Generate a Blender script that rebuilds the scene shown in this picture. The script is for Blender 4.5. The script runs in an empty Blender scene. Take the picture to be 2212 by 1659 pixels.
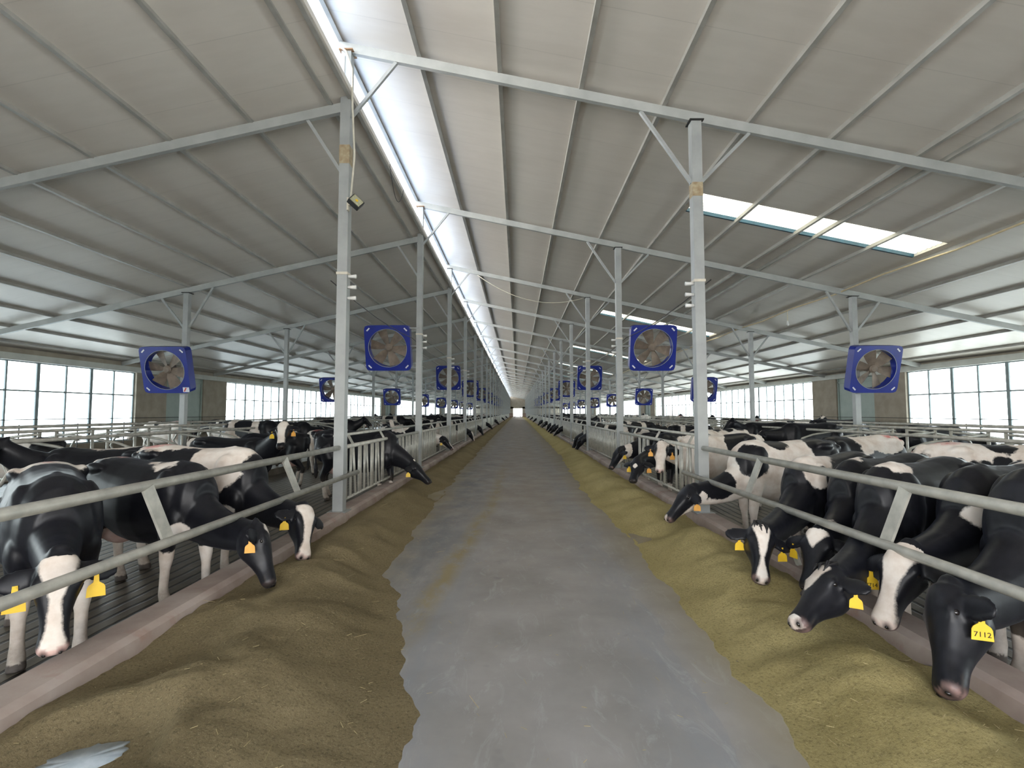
import bpy, bmesh, math, random
import numpy as np
from mathutils import Vector, Matrix, Euler

random.seed(7)
SC = bpy.context.scene
COL = SC.collection
PI = math.pi

# ------------------------------------------------------------------ camera, world, light, exposure
ZC = 1.70
cam_d = bpy.data.cameras.new('camera')
cam = bpy.data.objects.new('camera', cam_d)
COL.objects.link(cam)
SC.camera = cam
cam_d.sensor_fit = 'HORIZONTAL'
cam_d.sensor_width = 36.0
cam_d.lens = 36.0 * 1068.0 / 2212.0
cam_d.clip_start = 0.05
cam_d.clip_end = 600
cam.location = (0, 0, ZC)
PITCH = math.atan((890 - 829.5) / 1068.0)
YAW = math.atan(12 / 1068.0)
cam.rotation_euler = (PI / 2 + PITCH, 0, YAW)

SC.view_settings.view_transform = 'Standard'
SC.view_settings.look = 'None'
SC.view_settings.exposure = 0.9
SC.view_settings.gamma = 1.0
SC.view_settings.use_curve_mapping = False
cy = SC.cycles
cy.use_denoising = True
try:
    cy.denoiser = 'OPENIMAGEDENOISE'
except Exception:
    pass
cy.max_bounces = 7
cy.diffuse_bounces = 5
cy.glossy_bounces = 2
cy.transmission_bounces = 2
cy.transparent_max_bounces = 8
cy.sample_clamp_indirect = 6.0
cy.caustics_reflective = False
cy.caustics_refractive = False

SKY = 7.5
world = bpy.data.worlds.new('sky')
SC.world = world
world.use_nodes = True
wn = world.node_tree
wn.nodes.clear()
w_out = wn.nodes.new('ShaderNodeOutputWorld')
w_bg = wn.nodes.new('ShaderNodeBackground')
w_tc = wn.nodes.new('ShaderNodeTexCoord')
w_sep = wn.nodes.new('ShaderNodeSeparateXYZ')
w_rmp = wn.nodes.new('ShaderNodeValToRGB')
w_rmp.color_ramp.elements[0].position = 0.0
w_rmp.color_ramp.elements[0].color = (1.0, 0.97, 0.93, 1)
w_rmp.color_ramp.elements[1].position = 0.55
w_rmp.color_ramp.elements[1].color = (0.30, 0.35, 0.42, 1)
wn.links.new(w_tc.outputs['Generated'], w_sep.inputs[0])
wn.links.new(w_sep.outputs['Z'], w_rmp.inputs[0])
wn.links.new(w_rmp.outputs[0], w_bg.inputs['Color'])
w_bg.inputs['Strength'].default_value = SKY
wn.links.new(w_bg.outputs[0], w_out.inputs[0])


def portal(name, loc, rot, sx, sy):
    d = bpy.data.lights.new(name, 'AREA')
    d.shape = 'RECTANGLE'
    d.size, d.size_y = sx, sy
    d.cycles.is_portal = True
    o = bpy.data.objects.new(name, d)
    COL.objects.link(o)
    o.location, o.rotation_euler = loc, rot
    return o


sun_d = bpy.data.lights.new('sun', 'SUN')
sun_d.energy = 12.0
sun_d.angle = 0.01
sun_d.color = (1.0, 0.95, 0.86)
sun = bpy.data.objects.new('sun', sun_d)
COL.objects.link(sun)
sun.rotation_euler = Vector((-math.cos(math.radians(55)), -0.12, -math.sin(math.radians(55)))).to_track_quat('-Z', 'Y').to_euler()

# daylight portals in the openings: two window bands, the ridge gap, the unseen gable doorway added behind the viewer
YA, S, NF = 7.6, 6.0, 29
Y_BACK, Y_END = -4.4, 7.6 + 6.0 * 29
LEN = Y_END - Y_BACK
YMID = (Y_END + Y_BACK) / 2
portal('window_daylight', (-16.02, YMID, 2.0), (0, -PI / 2, 0), 2.9, LEN)
portal('window_daylight', (16.02, YMID, 2.0), (0, PI / 2, 0), 2.9, LEN)
portal('ridge_daylight', (-2.72, YMID, 7.2), (0, -PI / 2 , 0), 1.1, LEN)
portal('gable_daylight', (0, Y_BACK, 2.3), (PI / 2, 0, 0), 9, 4.6)


# ------------------------------------------------------------------ materials
def nd(nt, t, **kw):
    n = nt.nodes.new(t)
    for k, v in kw.items():
        setattr(n, k, v)
    return n


def new_mat(name):
    m = bpy.data.materials.new(name)
    m.use_nodes = True
    nt = m.node_tree
    nt.nodes.clear()
    out = nd(nt, 'ShaderNodeOutputMaterial')
    b = nd(nt, 'ShaderNodeBsdfPrincipled')
    nt.links.new(b.outputs[0], out.inputs[0])
    return m, nt, b, out


def noise(nt, scale, detail=3.0, rough=0.55, coord=None, vec_scale=None, dist=0.0):
    tc = nd(nt, 'ShaderNodeTexCoord')
    n = nd(nt, 'ShaderNodeTexNoise')
    n.inputs['Scale'].default_value = scale
    n.inputs['Detail'].default_value = detail
    n.inputs['Roughness'].default_value = rough
    n.inputs['Distortion'].default_value = dist
    src = tc.outputs[coord or 'Object']
    if vec_scale:
        mp = nd(nt, 'ShaderNodeMapping')
        mp.inputs['Scale'].default_value = vec_scale
        nt.links.new(src, mp.inputs['Vector'])
        src = mp.outputs[0]
    nt.links.new(src, n.inputs['Vector'])
    return n.outputs['Fac']


def ramp(nt, fac, stops):
    r = nd(nt, 'ShaderNodeValToRGB')
    el = r.color_ramp.elements
    while len(el) < len(stops):
        el.new(0.5)
    for e, (p, c) in zip(el, stops):
        e.position = p
        e.color = (c[0], c[1], c[2], 1) if not isinstance(c, (int, float)) else (c, c, c, 1)
    nt.links.new(fac, r.inputs[0])
    return r.outputs[0]


def mix(nt, fac, a, b, blend='MIX'):
    m = nd(nt, 'ShaderNodeMix', data_type='RGBA', blend_type=blend)
    for s, v in ((m.inputs[0], fac), (m.inputs[6], a), (m.inputs[7], b)):
        if isinstance(v, (int, float)):
            s.default_value = v
        elif isinstance(v, tuple):
            s.default_value = (v[0], v[1], v[2], 1)
        else:
            nt.links.new(v, s)
    return m.outputs[2]


def mth(nt, op, a, b=None, c=None):
    m = nd(nt, 'ShaderNodeMath', operation=op)
    for i, v in enumerate((a, b, c)):
        if v is None:
            continue
        if isinstance(v, (int, float)):
            m.inputs[i].default_value = v
        else:
            nt.links.new(v, m.inputs[i])
    return m.outputs[0]


def bump(nt, b, h, strength=0.3, dist=0.02):
    n = nd(nt, 'ShaderNodeBump')
    n.inputs['Strength'].default_value = strength
    n.inputs['Distance'].default_value = dist
    nt.links.new(h, n.inputs['Height'])
    nt.links.new(n.outputs[0], b.inputs['Normal'])


def simple(name, c1, c2=None, scale=6.0, rough=0.5, metal=0.0, bmp=0.0, vec_scale=None, spec=0.5):
    m, nt, b, out = new_mat(name)
    b.inputs['Roughness'].default_value = rough
    b.inputs['Metallic'].default_value = metal
    b.inputs['Specular IOR Level'].default_value = spec
    if c2 is None:
        c2 = tuple(x * 0.82 for x in c1)
    f = noise(nt, scale, 4, vec_scale=vec_scale)
    nt.links.new(ramp(nt, f, [(0.35, c2), (0.65, c1)]), b.inputs['Base Color'])
    if bmp:
        bump(nt, b, f, bmp, 0.01)
    return m


M = {}
M['steel'] = simple('painted_grey_steel', (0.37, 0.39, 0.385), (0.31, 0.325, 0.325), 3.0, 0.42)
M['rafter'] = simple('rafter_steel', (0.42, 0.435, 0.425), (0.35, 0.365, 0.355), 2.5, 0.45)
M['galv'] = simple('galvanised_pipe', (0.50, 0.49, 0.44), (0.36, 0.355, 0.32), 9.0, 0.38, 0.25, 0.05)
M['galv_dull'] = simple('weathered_pipe', (0.52, 0.50, 0.45), (0.34, 0.33, 0.29), 9.0, 0.5, 0.1)
M['dark_rail'] = simple('dark_rail_steel', (0.045, 0.045, 0.045), None, 9.0, 0.5)
M['purlin'] = simple('purlin_steel', (0.40, 0.39, 0.36), (0.32, 0.31, 0.28), 3.0, 0.5)
M['rust'] = simple('rust', (0.33, 0.20, 0.10), (0.20, 0.10, 0.05), 14.0, 0.8)
M['rust_tan'] = simple('rust_stained_paint', (0.42, 0.36, 0.24), (0.30, 0.22, 0.13), 14.0, 0.7)
M['blue'] = simple('fan_blue_paint', (0.007, 0.022, 0.25), (0.006, 0.018, 0.20), 3.0, 0.35)
M['fan_grey'] = simple('fan_blade_dusty_steel', (0.22, 0.175, 0.135), (0.14, 0.11, 0.085), 5.0, 0.6)
M['white_plastic'] = simple('white_plastic', (0.78, 0.78, 0.76), None, 5.0, 0.4)
M['sticker'] = simple('white_sticker', (0.80, 0.80, 0.84), (0.62, 0.62, 0.70), 30.0, 0.5)
M['red_sticker'] = simple('red_sticker', (0.60, 0.06, 0.05), None, 30.0, 0.5)
M['black_plastic'] = simple('black_plastic', (0.02, 0.02, 0.02), None, 5.0, 0.45)
M['lamp_glass'] = simple('floodlight_glass', (0.42, 0.42, 0.30), (0.30, 0.30, 0.2), 20.0, 0.15)
M['concrete_wall'] = simple('grey_render', (0.36, 0.32, 0.26), (0.29, 0.255, 0.205), 2.2, 0.85, 0, 0.15)
M['eave'] = simple('eave_trim_steel', (0.55, 0.57, 0.53), (0.46, 0.48, 0.45), 2.0, 0.5)
M['door'] = simple('pale_green_door_sheet', (0.36, 0.43, 0.40), (0.31, 0.38, 0.35), 2.0, 0.5)
M['mullion'] = simple('window_mullion_paint', (0.22, 0.27, 0.28), (0.15, 0.19, 0.20), 3.0, 0.5)
M['sky_edge'] = simple('blue_sheet_edge', (0.025, 0.10, 0.16), (0.02, 0.07, 0.11), 5.0, 0.45)
M['cable'] = simple('white_cable', (0.66, 0.62, 0.52), None, 9.0, 0.5)
M['cable_tan'] = simple('orange_lit_cable', (0.66, 0.55, 0.34), None, 9.0, 0.5)  # orange light on a purlin, put into the colour
M['cable_dark'] = simple('dark_cable', (0.05, 0.05, 0.05), None, 9.0, 0.5)
M['tag'] = simple('yellow_tag_plastic', (0.78, 0.52, 0.03), (0.70, 0.44, 0.025), 12.0, 0.42)
M['tag_orange'] = simple('orange_tag_plastic', (0.80, 0.40, 0.08), (0.70, 0.34, 0.06), 12.0, 0.42)
M['ink'] = simple('black_ink', (0.03, 0.02, 0.01), None, 12.0, 0.7)
M['eye'] = simple('eye_gloss', (0.012, 0.01, 0.010), None, 12.0, 0.06)
M['black_hair'] = simple('black_hair', (0.010, 0.010, 0.012), None, 40.0, 0.6)
M['concrete_patch'] = simple('wet_concrete', (0.46, 0.52, 0.56), (0.36, 0.42, 0.46), 16.0, 0.25)
M['soil'] = simple('pale_ground', (0.75, 0.73, 0.69), (0.66, 0.64, 0.61), 0.4, 0.95)
M['red_brown'] = simple('red_brown_paint', (0.20, 0.05, 0.035), (0.12, 0.035, 0.03), 4.0, 0.6)


def mat_ceiling():
    m, nt, b, out = new_mat('insulated_roof_sheet')
    b.inputs['Roughness'].default_value = 0.36
    b.inputs['Specular IOR Level'].default_value = 0.35
    f = noise(nt, 0.35, 3, 0.5)
    f2 = noise(nt, 3.0, 4, 0.6, vec_scale=(0.25, 1.6, 1))
    c = ramp(nt, f, [(0.35, (0.665, 0.615, 0.555)), (0.65, (0.735, 0.69, 0.63))])
    c = mix(nt, 0.10, c, ramp(nt, f2, [(0.4, 0.35), (0.6, 0.6)]))
    tc = nd(nt, 'ShaderNodeTexCoord')
    sp = nd(nt, 'ShaderNodeSeparateXYZ')
    nt.links.new(tc.outputs['Object'], sp.inputs[0])
    seam = mth(nt, 'FRACT', mth(nt, 'MULTIPLY', sp.outputs['Y'], 1.0))
    s = mth(nt, 'LESS_THAN', seam, 0.012)
    c = mix(nt, mth(nt, 'MULTIPLY', s, 0.18), c, (0.25, 0.24, 0.22))
    nt.links.new(c, b.inputs['Base Color'])
    bump(nt, b, noise(nt, 0.8, 2), 0.12, 0.05)
    return m


def mat_floor():
    m, nt, b, out = new_mat('worn_concrete_alley')
    b.inputs['Roughness'].default_value = 0.55
    tc = nd(nt, 'ShaderNodeTexCoord')
    sp = nd(nt, 'ShaderNodeSeparateXYZ')
    nt.links.new(tc.outputs['Object'], sp.inputs[0])
    base = ramp(nt, noise(nt, 1.1, 5, 0.6), [(0.30, (0.22, 0.212, 0.205)), (0.5, (0.29, 0.282, 0.276)), (0.72, (0.36, 0.35, 0.342))])
    # tyre-polished grey bands beside the middle strip
    fine = ramp(nt, noise(nt, 6.0, 6, 0.7, vec_scale=(1.6, 0.35, 1)), [(0.35, 0.0), (0.7, 1.0)])
    wob = mth(nt, 'MULTIPLY', mth(nt, 'SUBTRACT', noise(nt, 0.9, 4, 0.6), 0.5), 0.55)
    ax = mth(nt, 'ABSOLUTE', mth(nt, 'ADD', mth(nt, 'ADD', sp.outputs['X'], wob), -0.12))
    band = ramp(nt, ax, [(0.0, 0.0), (0.42, 0.0), (0.75, 1.0), (1.15, 1.0), (1.45, 0.25)])
    c = mix(nt, mth(nt, 'MULTIPLY', band, mth(nt, 'ADD', mth(nt, 'MULTIPLY', fine, 0.5), 0.15)), base, (0.22, 0.245, 0.28))
    # pale scrapes
    scr = ramp(nt, noise(nt, 2.2, 8, 0.75, vec_scale=(2.5, 0.9, 1), dist=1.2), [(0.54, 0.0), (0.70, 1.0)])
    c = mix(nt, mth(nt, 'MULTIPLY', scr, 0.55), c, (0.43, 0.45, 0.455))
    # brown dust, more of it farther along where the alley is trafficked by feed
    dist_f = ramp(nt, mth(nt, 'DIVIDE', sp.outputs['Y'], 40.0), [(0.08, 0.10), (0.25, 0.8), (1.0, 1.0)])
    dust = ramp(nt, noise(nt, 1.7, 5, 0.65, vec_scale=(1.0, 0.4, 1)), [(0.30, 0.35), (0.62, 1.0)])
    c = mix(nt, mth(nt, 'MULTIPLY', dist_f, mth(nt, 'MULTIPLY', dust, 0.85)), c, (0.28, 0.228, 0.178))
    # feed dust towards the heaps
    ax2 = mth(nt, 'ABSOLUTE', mth(nt, 'ADD', sp.outputs['X'], wob))
    edge = ramp(nt, mth(nt, 'MULTIPLY', ax2, 0.5), [(0.55, 0.0), (0.85, 1.0)])
    c = mix(nt, mth(nt, 'MULTIPLY', edge, 0.85), c, (0.25, 0.20, 0.10))
    # darker bluish grey patches along the left heap
    tk = ramp(nt, mth(nt, 'DIVIDE', mth(nt, 'ABSOLUTE', mth(nt, 'ADD', mth(nt, 'ADD', sp.outputs['X'], wob), 1.12)), 0.5), [(0.25, 1.0), (1.0, 0.0)])
    ty = ramp(nt, mth(nt, 'DIVIDE', sp.outputs['Y'], 30.0), [(0.10, 0.0), (0.17, 1.0), (0.45, 1.0), (0.8, 0.0)])
    c = mix(nt, mth(nt, 'MULTIPLY', mth(nt, 'MULTIPLY', tk, ty), ramp(nt, noise(nt, 2.4, 5, 0.65, vec_scale=(1, 0.4, 1)), [(0.38, 0.0), (0.62, 0.75)])), c, (0.13, 0.14, 0.155))
    # feed dropped in a broken streak beside the wheel track
    xc = mth(nt, 'MINIMUM', mth(nt, 'ADD', mth(nt, 'MULTIPLY', sp.outputs['Y'], 0.072), -1.13), mth(nt, 'ADD', mth(nt, 'MULTIPLY', sp.outputs['Y'], 0.006), -0.53))
    dx = mth(nt, 'ABSOLUTE', mth(nt, 'SUBTRACT', mth(nt, 'ADD', sp.outputs['X'], mth(nt, 'MULTIPLY', wob, 0.35)), xc))
    tr_ = ramp(nt, mth(nt, 'DIVIDE', dx, 0.20), [(0.10, 1.0), (0.85, 0.0)])
    yy_ = ramp(nt, mth(nt, 'DIVIDE', sp.outputs['Y'], 20.0), [(0.16, 0.0), (0.24, 1.0), (0.6, 0.8), (0.95, 0.0)])
    brk = ramp(nt, noise(nt, 5.0, 6, 0.7, vec_scale=(1.0, 0.5, 1)), [(0.36, 0.0), (0.54, 1.0)])
    c = mix(nt, mth(nt, 'MULTIPLY', mth(nt, 'MULTIPLY', tr_, yy_), brk), c, (0.27, 0.22, 0.12))
    # dark specks and stains
    st = ramp(nt, noise(nt, 3.4, 3, 0.5), [(0.20, 1.0), (0.33, 0.0)])
    c = mix(nt, mth(nt, 'MULTIPLY', st, 0.45), c, (0.10, 0.10, 0.11))
    # cast joint lines across the slab
    j = mth(nt, 'FRACT', mth(nt, 'DIVIDE', mth(nt, 'ADD', sp.outputs['Y'], 1.0), 12.0))
    c = mix(nt, mth(nt, 'MULTIPLY', mth(nt, 'LESS_THAN', j, 0.0022), 0.6), c, (0.07, 0.06, 0.05))
    nt.links.new(c, b.inputs['Base Color'])
    nt.links.new(ramp(nt, noise(nt, 2.0, 4), [(0.3, 0.42), (0.7, 0.65)]), b.inputs['Roughness'])
    bump(nt, b, noise(nt, 30.0, 6, 0.7), 0.15, 0.004)
    return m


def mat_feed(name, a, b_, c_):
    m, nt, b, out = new_mat(name)
    b.inputs['Roughness'].default_value = 0.95
    b.inputs['Specular IOR Level'].default_value = 0.1
    big = ramp(nt, noise(nt, 1.3, 4, 0.55), [(0.3, a), (0.7, b_)])
    fine = noise(nt, 55.0, 4, 0.75)
    c = mix(nt, ramp(nt, fine, [(0.32, 0.62), (0.50, 0.0)]), big, tuple(x * 0.35 for x in a))
    c = mix(nt, ramp(nt, noise(nt, 90.0, 3, 0.7), [(0.60, 0.0), (0.72, 0.8)]), c, c_)
    nt.links.new(c, b.inputs['Base Color'])
    bump(nt, b, noise(nt, 38.0, 6, 0.8), 1.0, 0.026)
    return m


def mat_curb():
    m, nt, b, out = new_mat('pinkish_curb_concrete')
    b.inputs['Roughness'].default_value = 0.7
    c = ramp(nt, noise(nt, 1.6, 5, 0.6), [(0.3, (0.27, 0.205, 0.18)), (0.5, (0.37, 0.30, 0.265)), (0.7, (0.46, 0.40, 0.365))])
    c = mix(nt, ramp(nt, noise(nt, 3.1, 4, 0.6), [(0.60, 0.0), (0.75, 0.5)]), c, (0.30, 0.13, 0.09))
    nt.links.new(c, b.inputs['Base Color'])
    bump(nt, b, noise(nt, 25.0, 5, 0.7), 0.25, 0.006)
    return m


def mat_pen():
    m, nt, b, out = new_mat('mucky_slatted_pen_floor')
    b.inputs['Roughness'].default_value = 0.45
    tc = nd(nt, 'ShaderNodeTexCoord')
    sp = nd(nt, 'ShaderNodeSeparateXYZ')
    nt.links.new(tc.outputs['Object'], sp.inputs[0])
    w = mth(nt, 'MULTIPLY', mth(nt, 'SUBTRACT', noise(nt, 1.5, 3), 0.5), 0.10)
    s = mth(nt, 'FRACT', mth(nt, 'MULTIPLY', mth(nt, 'ADD', sp.outputs['X'], w), 6.5))
    slot = ramp(nt, s, [(0.0, 0.0), (0.18, 0.0), (0.26, 1.0), (0.94, 1.0), (1.0, 0.0)])
    c = ramp(nt, noise(nt, 2.0, 5, 0.65), [(0.3, (0.07, 0.055, 0.040)), (0.55, (0.13, 0.112, 0.086)), (0.75, (0.22, 0.20, 0.165))])
    c = mix(nt, slot, (0.012, 0.010, 0.008), c)
    nt.links.new(c, b.inputs['Base Color'])
    bump(nt, b, slot, 0.5, 0.02)
    return m


def mat_pane(name, tint, haze):
    """translucent sheet: partly clear, partly milky"""
    m = bpy.data.materials.new(name)
    m.use_nodes = True
    nt = m.node_tree
    nt.nodes.clear()
    out = nd(nt, 'ShaderNodeOutputMaterial')
    tr = nd(nt, 'ShaderNodeBsdfTransparent')
    tl = nd(nt, 'ShaderNodeBsdfTranslucent')
    mx = nd(nt, 'ShaderNodeMixShader')
    f = noise(nt, 0.7, 3, 0.5)
    nt.links.new(ramp(nt, f, [(0.3, tuple(x * 0.93 for x in tint)), (0.7, tint)]), tr.inputs[0])
    tl.inputs[0].default_value = (*haze[:3], 1)
    mx.inputs[0].default_value = haze[3]
    nt.links.new(tr.outputs[0], mx.inputs[1])
    nt.links.new(tl.outputs[0], mx.inputs[2])
    nt.links.new(mx.outputs[0], out.inputs[0])
    return m


M['ceiling'] = mat_ceiling()
M['floor'] = mat_floor()
M['feed_l'] = mat_feed('chopped_feed_brown', (0.245, 0.195, 0.108), (0.335, 0.27, 0.155), (0.55, 0.47, 0.29))
M['feed_r'] = mat_feed('chopped_feed_olive', (0.42, 0.345, 0.15), (0.55, 0.465, 0.225), (0.70, 0.62, 0.34))
M['straw'] = simple('straw', (0.46, 0.38, 0.20), (0.34, 0.27, 0.13), 8.0, 0.8)
M['curb'] = mat_curb()
M['pen'] = mat_pen()
M['roof_top'] = simple('blue_roof_sheet', (0.30, 0.36, 0.44), (0.26, 0.31, 0.38), 2.0, 0.5)
M['pane'] = mat_pane('clear_window_film', (0.60, 0.69, 0.72), (0.75, 0.82, 0.82, 0.18))
M['pane_sky'] = mat_pane('skylight_sheet', (0.42, 0.41, 0.35), (0.36, 0.345, 0.27, 1.0))


def mat_coat():
    m, nt, b, out = new_mat('holstein_coat')

    def attr(n):
        a = nd(nt, 'ShaderNodeAttribute')
        a.attribute_name = n
        return a.outputs['Fac']
    n1 = mth(nt, 'MULTIPLY', mth(nt, 'SUBTRACT', noise(nt, 7.0, 3, 0.55), 0.5), 0.13)
    n2 = mth(nt, 'MULTIPLY', mth(nt, 'SUBTRACT', noise(nt, 60.0, 3, 0.7), 0.5), 0.022)
    d = mth(nt, 'ADD', mth(nt, 'ADD', attr('coat'), n1), n2)
    hd = attr('onhead')
    d2 = mth(nt, 'ADD', attr('coat'), mth(nt, 'ADD', mth(nt, 'MULTIPLY', n1, 0.25), mth(nt, 'MULTIPLY', n2, 0.7)))
    dd = mth(nt, 'ADD', mth(nt, 'MULTIPLY', d, mth(nt, 'SUBTRACT', 1.0, hd)), mth(nt, 'MULTIPLY', d2, hd))
    white_f = ramp(nt, mth(nt, 'ADD', mth(nt, 'MULTIPLY', dd, 12.0), 0.5), [(0.40, 0.0), (0.60, 1.0)])
    hair = noise(nt, 26.0, 5, 0.7, vec_scale=(0.4, 1, 0.6))
    blk = ramp(nt, hair, [(0.3, (0.0045, 0.0048, 0.0068)), (0.7, (0.011, 0.0115, 0.0155))])
    wht = ramp(nt, noise(nt, 5.0, 5, 0.6), [(0.3, (0.56, 0.47, 0.40)), (0.55, (0.72, 0.66, 0.60)), (0.75, (0.78, 0.75, 0.71))])
    c = mix(nt, white_f, blk, wht)
    # mud low on the legs
    dirt = mth(nt, 'MULTIPLY', attr('dirt'), ramp(nt, noise(nt, 6.0, 5, 0.6), [(0.3, 0.35), (0.65, 1.0)]))
    c = mix(nt, dirt, c, (0.13, 0.10, 0.07))
    pk = mth(nt, 'MULTIPLY', attr('pink'), ramp(nt, noise(nt, 18.0, 4), [(0.35, 0.75), (0.55, 1.0)]))
    c = mix(nt, pk, c, (0.60, 0.38, 0.34))
    rd = mth(nt, 'MULTIPLY', attr('paint'), ramp(nt, noise(nt, 14.0, 5, 0.7), [(0.42, 0.0), (0.55, 0.8)]))
    c = mix(nt, rd, c, (0.62, 0.09, 0.08))
    c = mix(nt, attr('dark'), c, (0.03, 0.024, 0.022))
    nt.links.new(c, b.inputs['Base Color'])
    rg = nd(nt, 'ShaderNodeMix', data_type='FLOAT')
    nt.links.new(white_f, rg.inputs[0])
    rg.inputs[2].default_value = 0.40
    rg.inputs[3].default_value = 0.75
    nt.links.new(rg.outputs[0], b.inputs['Roughness'])
    b.inputs['Specular IOR Level'].default_value = 0.28
    b.inputs['Sheen Weight'].default_value = 0.025
    b.inputs['Sheen Roughness'].default_value = 0.4
    b.inputs['Sheen Tint'].default_value = (0.55, 0.65, 1, 1)
    bump(nt, b, hair, 0.12, 0.006)
    return m


M['coat'] = mat_coat()


# ------------------------------------------------------------------ mesh helpers
class MB:
    def __init__(self):
        self.v, self.f = [], []

    def add(self, verts, faces):
        o = len(self.v)
        self.v += [tuple(map(float, p)) for p in verts]
        self.f += [tuple(i + o for i in q) for q in faces]
        return self

    def box(self, lo, hi, mat=None):
        x0, y0, z0 = lo
        x1, y1, z1 = hi
        vs = [(x0, y0, z0), (x1, y0, z0), (x1, y1, z0), (x0, y1, z0), (x0, y0, z1), (x1, y0, z1), (x1, y1, z1), (x0, y1, z1)]
        if mat is not None:
            vs = [tuple(mat @ Vector(p)) for p in vs]
        return self.add(vs, [(0, 3, 2, 1), (4, 5, 6, 7), (0, 1, 5, 4), (1, 2, 6, 5), (2, 3, 7, 6), (3, 0, 4, 7)])

    def bar(self, a, b, w, h, up=(0, 0, 1)):
        """rectangular bar from a to b, width w across, height h along up"""
        a, b, up = Vector(a), Vector(b), Vector(up)
        t = (b - a).normalized()
        s = t.cross(up).normalized()
        u = s.cross(t).normalized()
        vs = []
        for p in (a, b):
            for i, j in ((-1, -1), (1, -1), (1, 1), (-1, 1)):
                vs.append(p + s * (i * w / 2) + u * (j * h / 2))
        return self.add(vs, [(0, 1, 2, 3), (7, 6, 5, 4), (0, 4, 5, 1), (1, 5, 6, 2), (2, 6, 7, 3), (3, 7, 4, 0)])

    def tube(self, pts, r, n=8, caps=True):
        pts = [Vector(p) for p in pts]
        rr = r if isinstance(r, (list, tuple)) else [r] * len(pts)
        vs, fs = [], []
        prev = None
        for i, p in enumerate(pts):
            t = (pts[min(i + 1, len(pts) - 1)] - pts[max(i - 1, 0)]).normalized()
            if prev is None:
                ref = Vector((0, 0, 1)) if abs(t.z) < 0.9 else Vector((1, 0, 0))
                s = t.cross(ref).normalized()
            else:
                s = (prev - t * prev.dot(t)).normalized()
            prev = s
            u = t.cross(s)
            for k in range(n):
                a = 2 * PI * k / n
                vs.append(p + (s * math.cos(a) + u * math.sin(a)) * rr[i])
        for i in range(len(pts) - 1):
            for k in range(n):
                k2 = (k + 1) % n
                fs.append((i * n + k, i * n + k2, (i + 1) * n + k2, (i + 1) * n + k))
        if caps:
            fs.append(tuple(range(n - 1, -1, -1)))
            fs.append(tuple((len(pts) - 1) * n + k for k in range(n)))
        return self.add(vs, fs)

    def prism(self, poly, mat, depth):
        """polygon in local xy pushed along local z by depth, placed by mat"""
        n = len(poly)
        vs = [mat @ Vector((x, y, 0)) for x, y in poly] + [mat @ Vector((x, y, depth)) for x, y in poly]
        fs = [tuple(range(n - 1, -1, -1)), tuple(range(n, 2 * n))]
        fs += [(i, (i + 1) % n, n + (i + 1) % n, n + i) for i in range(n)]
        return self.add(vs, fs)

    def mesh(self, name, mat, smooth=False):
        me = bpy.data.meshes.new(name)
        me.from_pydata(self.v, [], self.f)
        me.materials.append(mat)
        if smooth:
            me.polygons.foreach_set('use_smooth', [True] * len(me.polygons))
        me.update()
        return me

    def build(self, name, mat, parent=None, smooth=False, loc=None, bevel=0.0):
        o = bpy.data.objects.new(name, self.mesh(name, mat, smooth))
        COL.objects.link(o)
        if parent is not None:
            o.parent = parent
        if loc is not None:
            o.location = loc
        if bevel:
            bv = o.modifiers.new('edge', 'BEVEL')
            bv.width = bevel
            bv.segments = 2
            bv.limit_method = 'ANGLE'
        return o


def tag(o, label=None, cat=None, group=None, kind=None):
    if label:
        o['label'] = label
    if cat:
        o['category'] = cat
    if group:
        o['group'] = group
    if kind:
        o['kind'] = kind
    return o


def empty(name, loc=(0, 0, 0), rz=0.0):
    o = bpy.data.objects.new(name, None)
    COL.objects.link(o)
    o.location = loc
    o.rotation_euler = (0, 0, rz)
    o.empty_display_size = 0.2
    return o


def copy_tree(o, parent=None):
    c = o.copy()
    COL.objects.link(c)
    if parent is not None:
        c.parent = parent
    for ch in list(o.children):
        copy_tree(ch, c)
    return c


def structure(o):
    o['kind'] = 'structure'
    return o


ORD = ['first', 'second', 'third', 'fourth', 'fifth', 'sixth', 'seventh', 'eighth', 'ninth', 'tenth', 'eleventh', 'twelfth',
       'thirteenth', 'fourteenth', 'fifteenth', 'sixteenth']

# ------------------------------------------------------------------ the building shell
XL, XR, XO, XW = -2.72, 2.80, 9.25, 16.0
FY = [YA + S * k for k in range(NF + 1)]
SL, SR = 0.222, 0.215


def zl(x):      # top of the rafters on the lower (left) roof
    return 6.62 + SL * (x + 2.8)


def zr(x):      # top of the rafters on the upper (right) roof
    return 7.62 - SR * (x + 2.75)


def slab_strip(mb, x0, x1, y0, y1, zf, t=0.09, off=0.055):
    vs = []
    for x, y in ((x0, y0), (x1, y0), (x1, y1), (x0, y1)):
        vs.append((x, y, zf(x) + off))
    vs += [(x, y, z + t) for x, y, z in vs]
    mb.add(vs, [(0, 3, 2, 1), (4, 5, 6, 7), (0, 1, 5, 4), (1, 2, 6, 5), (2, 3, 7, 6), (3, 0, 4, 7)])


mb = MB()
slab_strip(mb, -16.6, -2.61, Y_BACK - 0.3, Y_END, zl)
ceil_l = structure(mb.build('ceiling_left', M['ceiling']))


def outer_sheet(o):
    o.data.materials.append(M['roof_top'])
    for q in o.data.polygons:
        if q.normal.z > 0.5:
            q.material_index = 1


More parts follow.
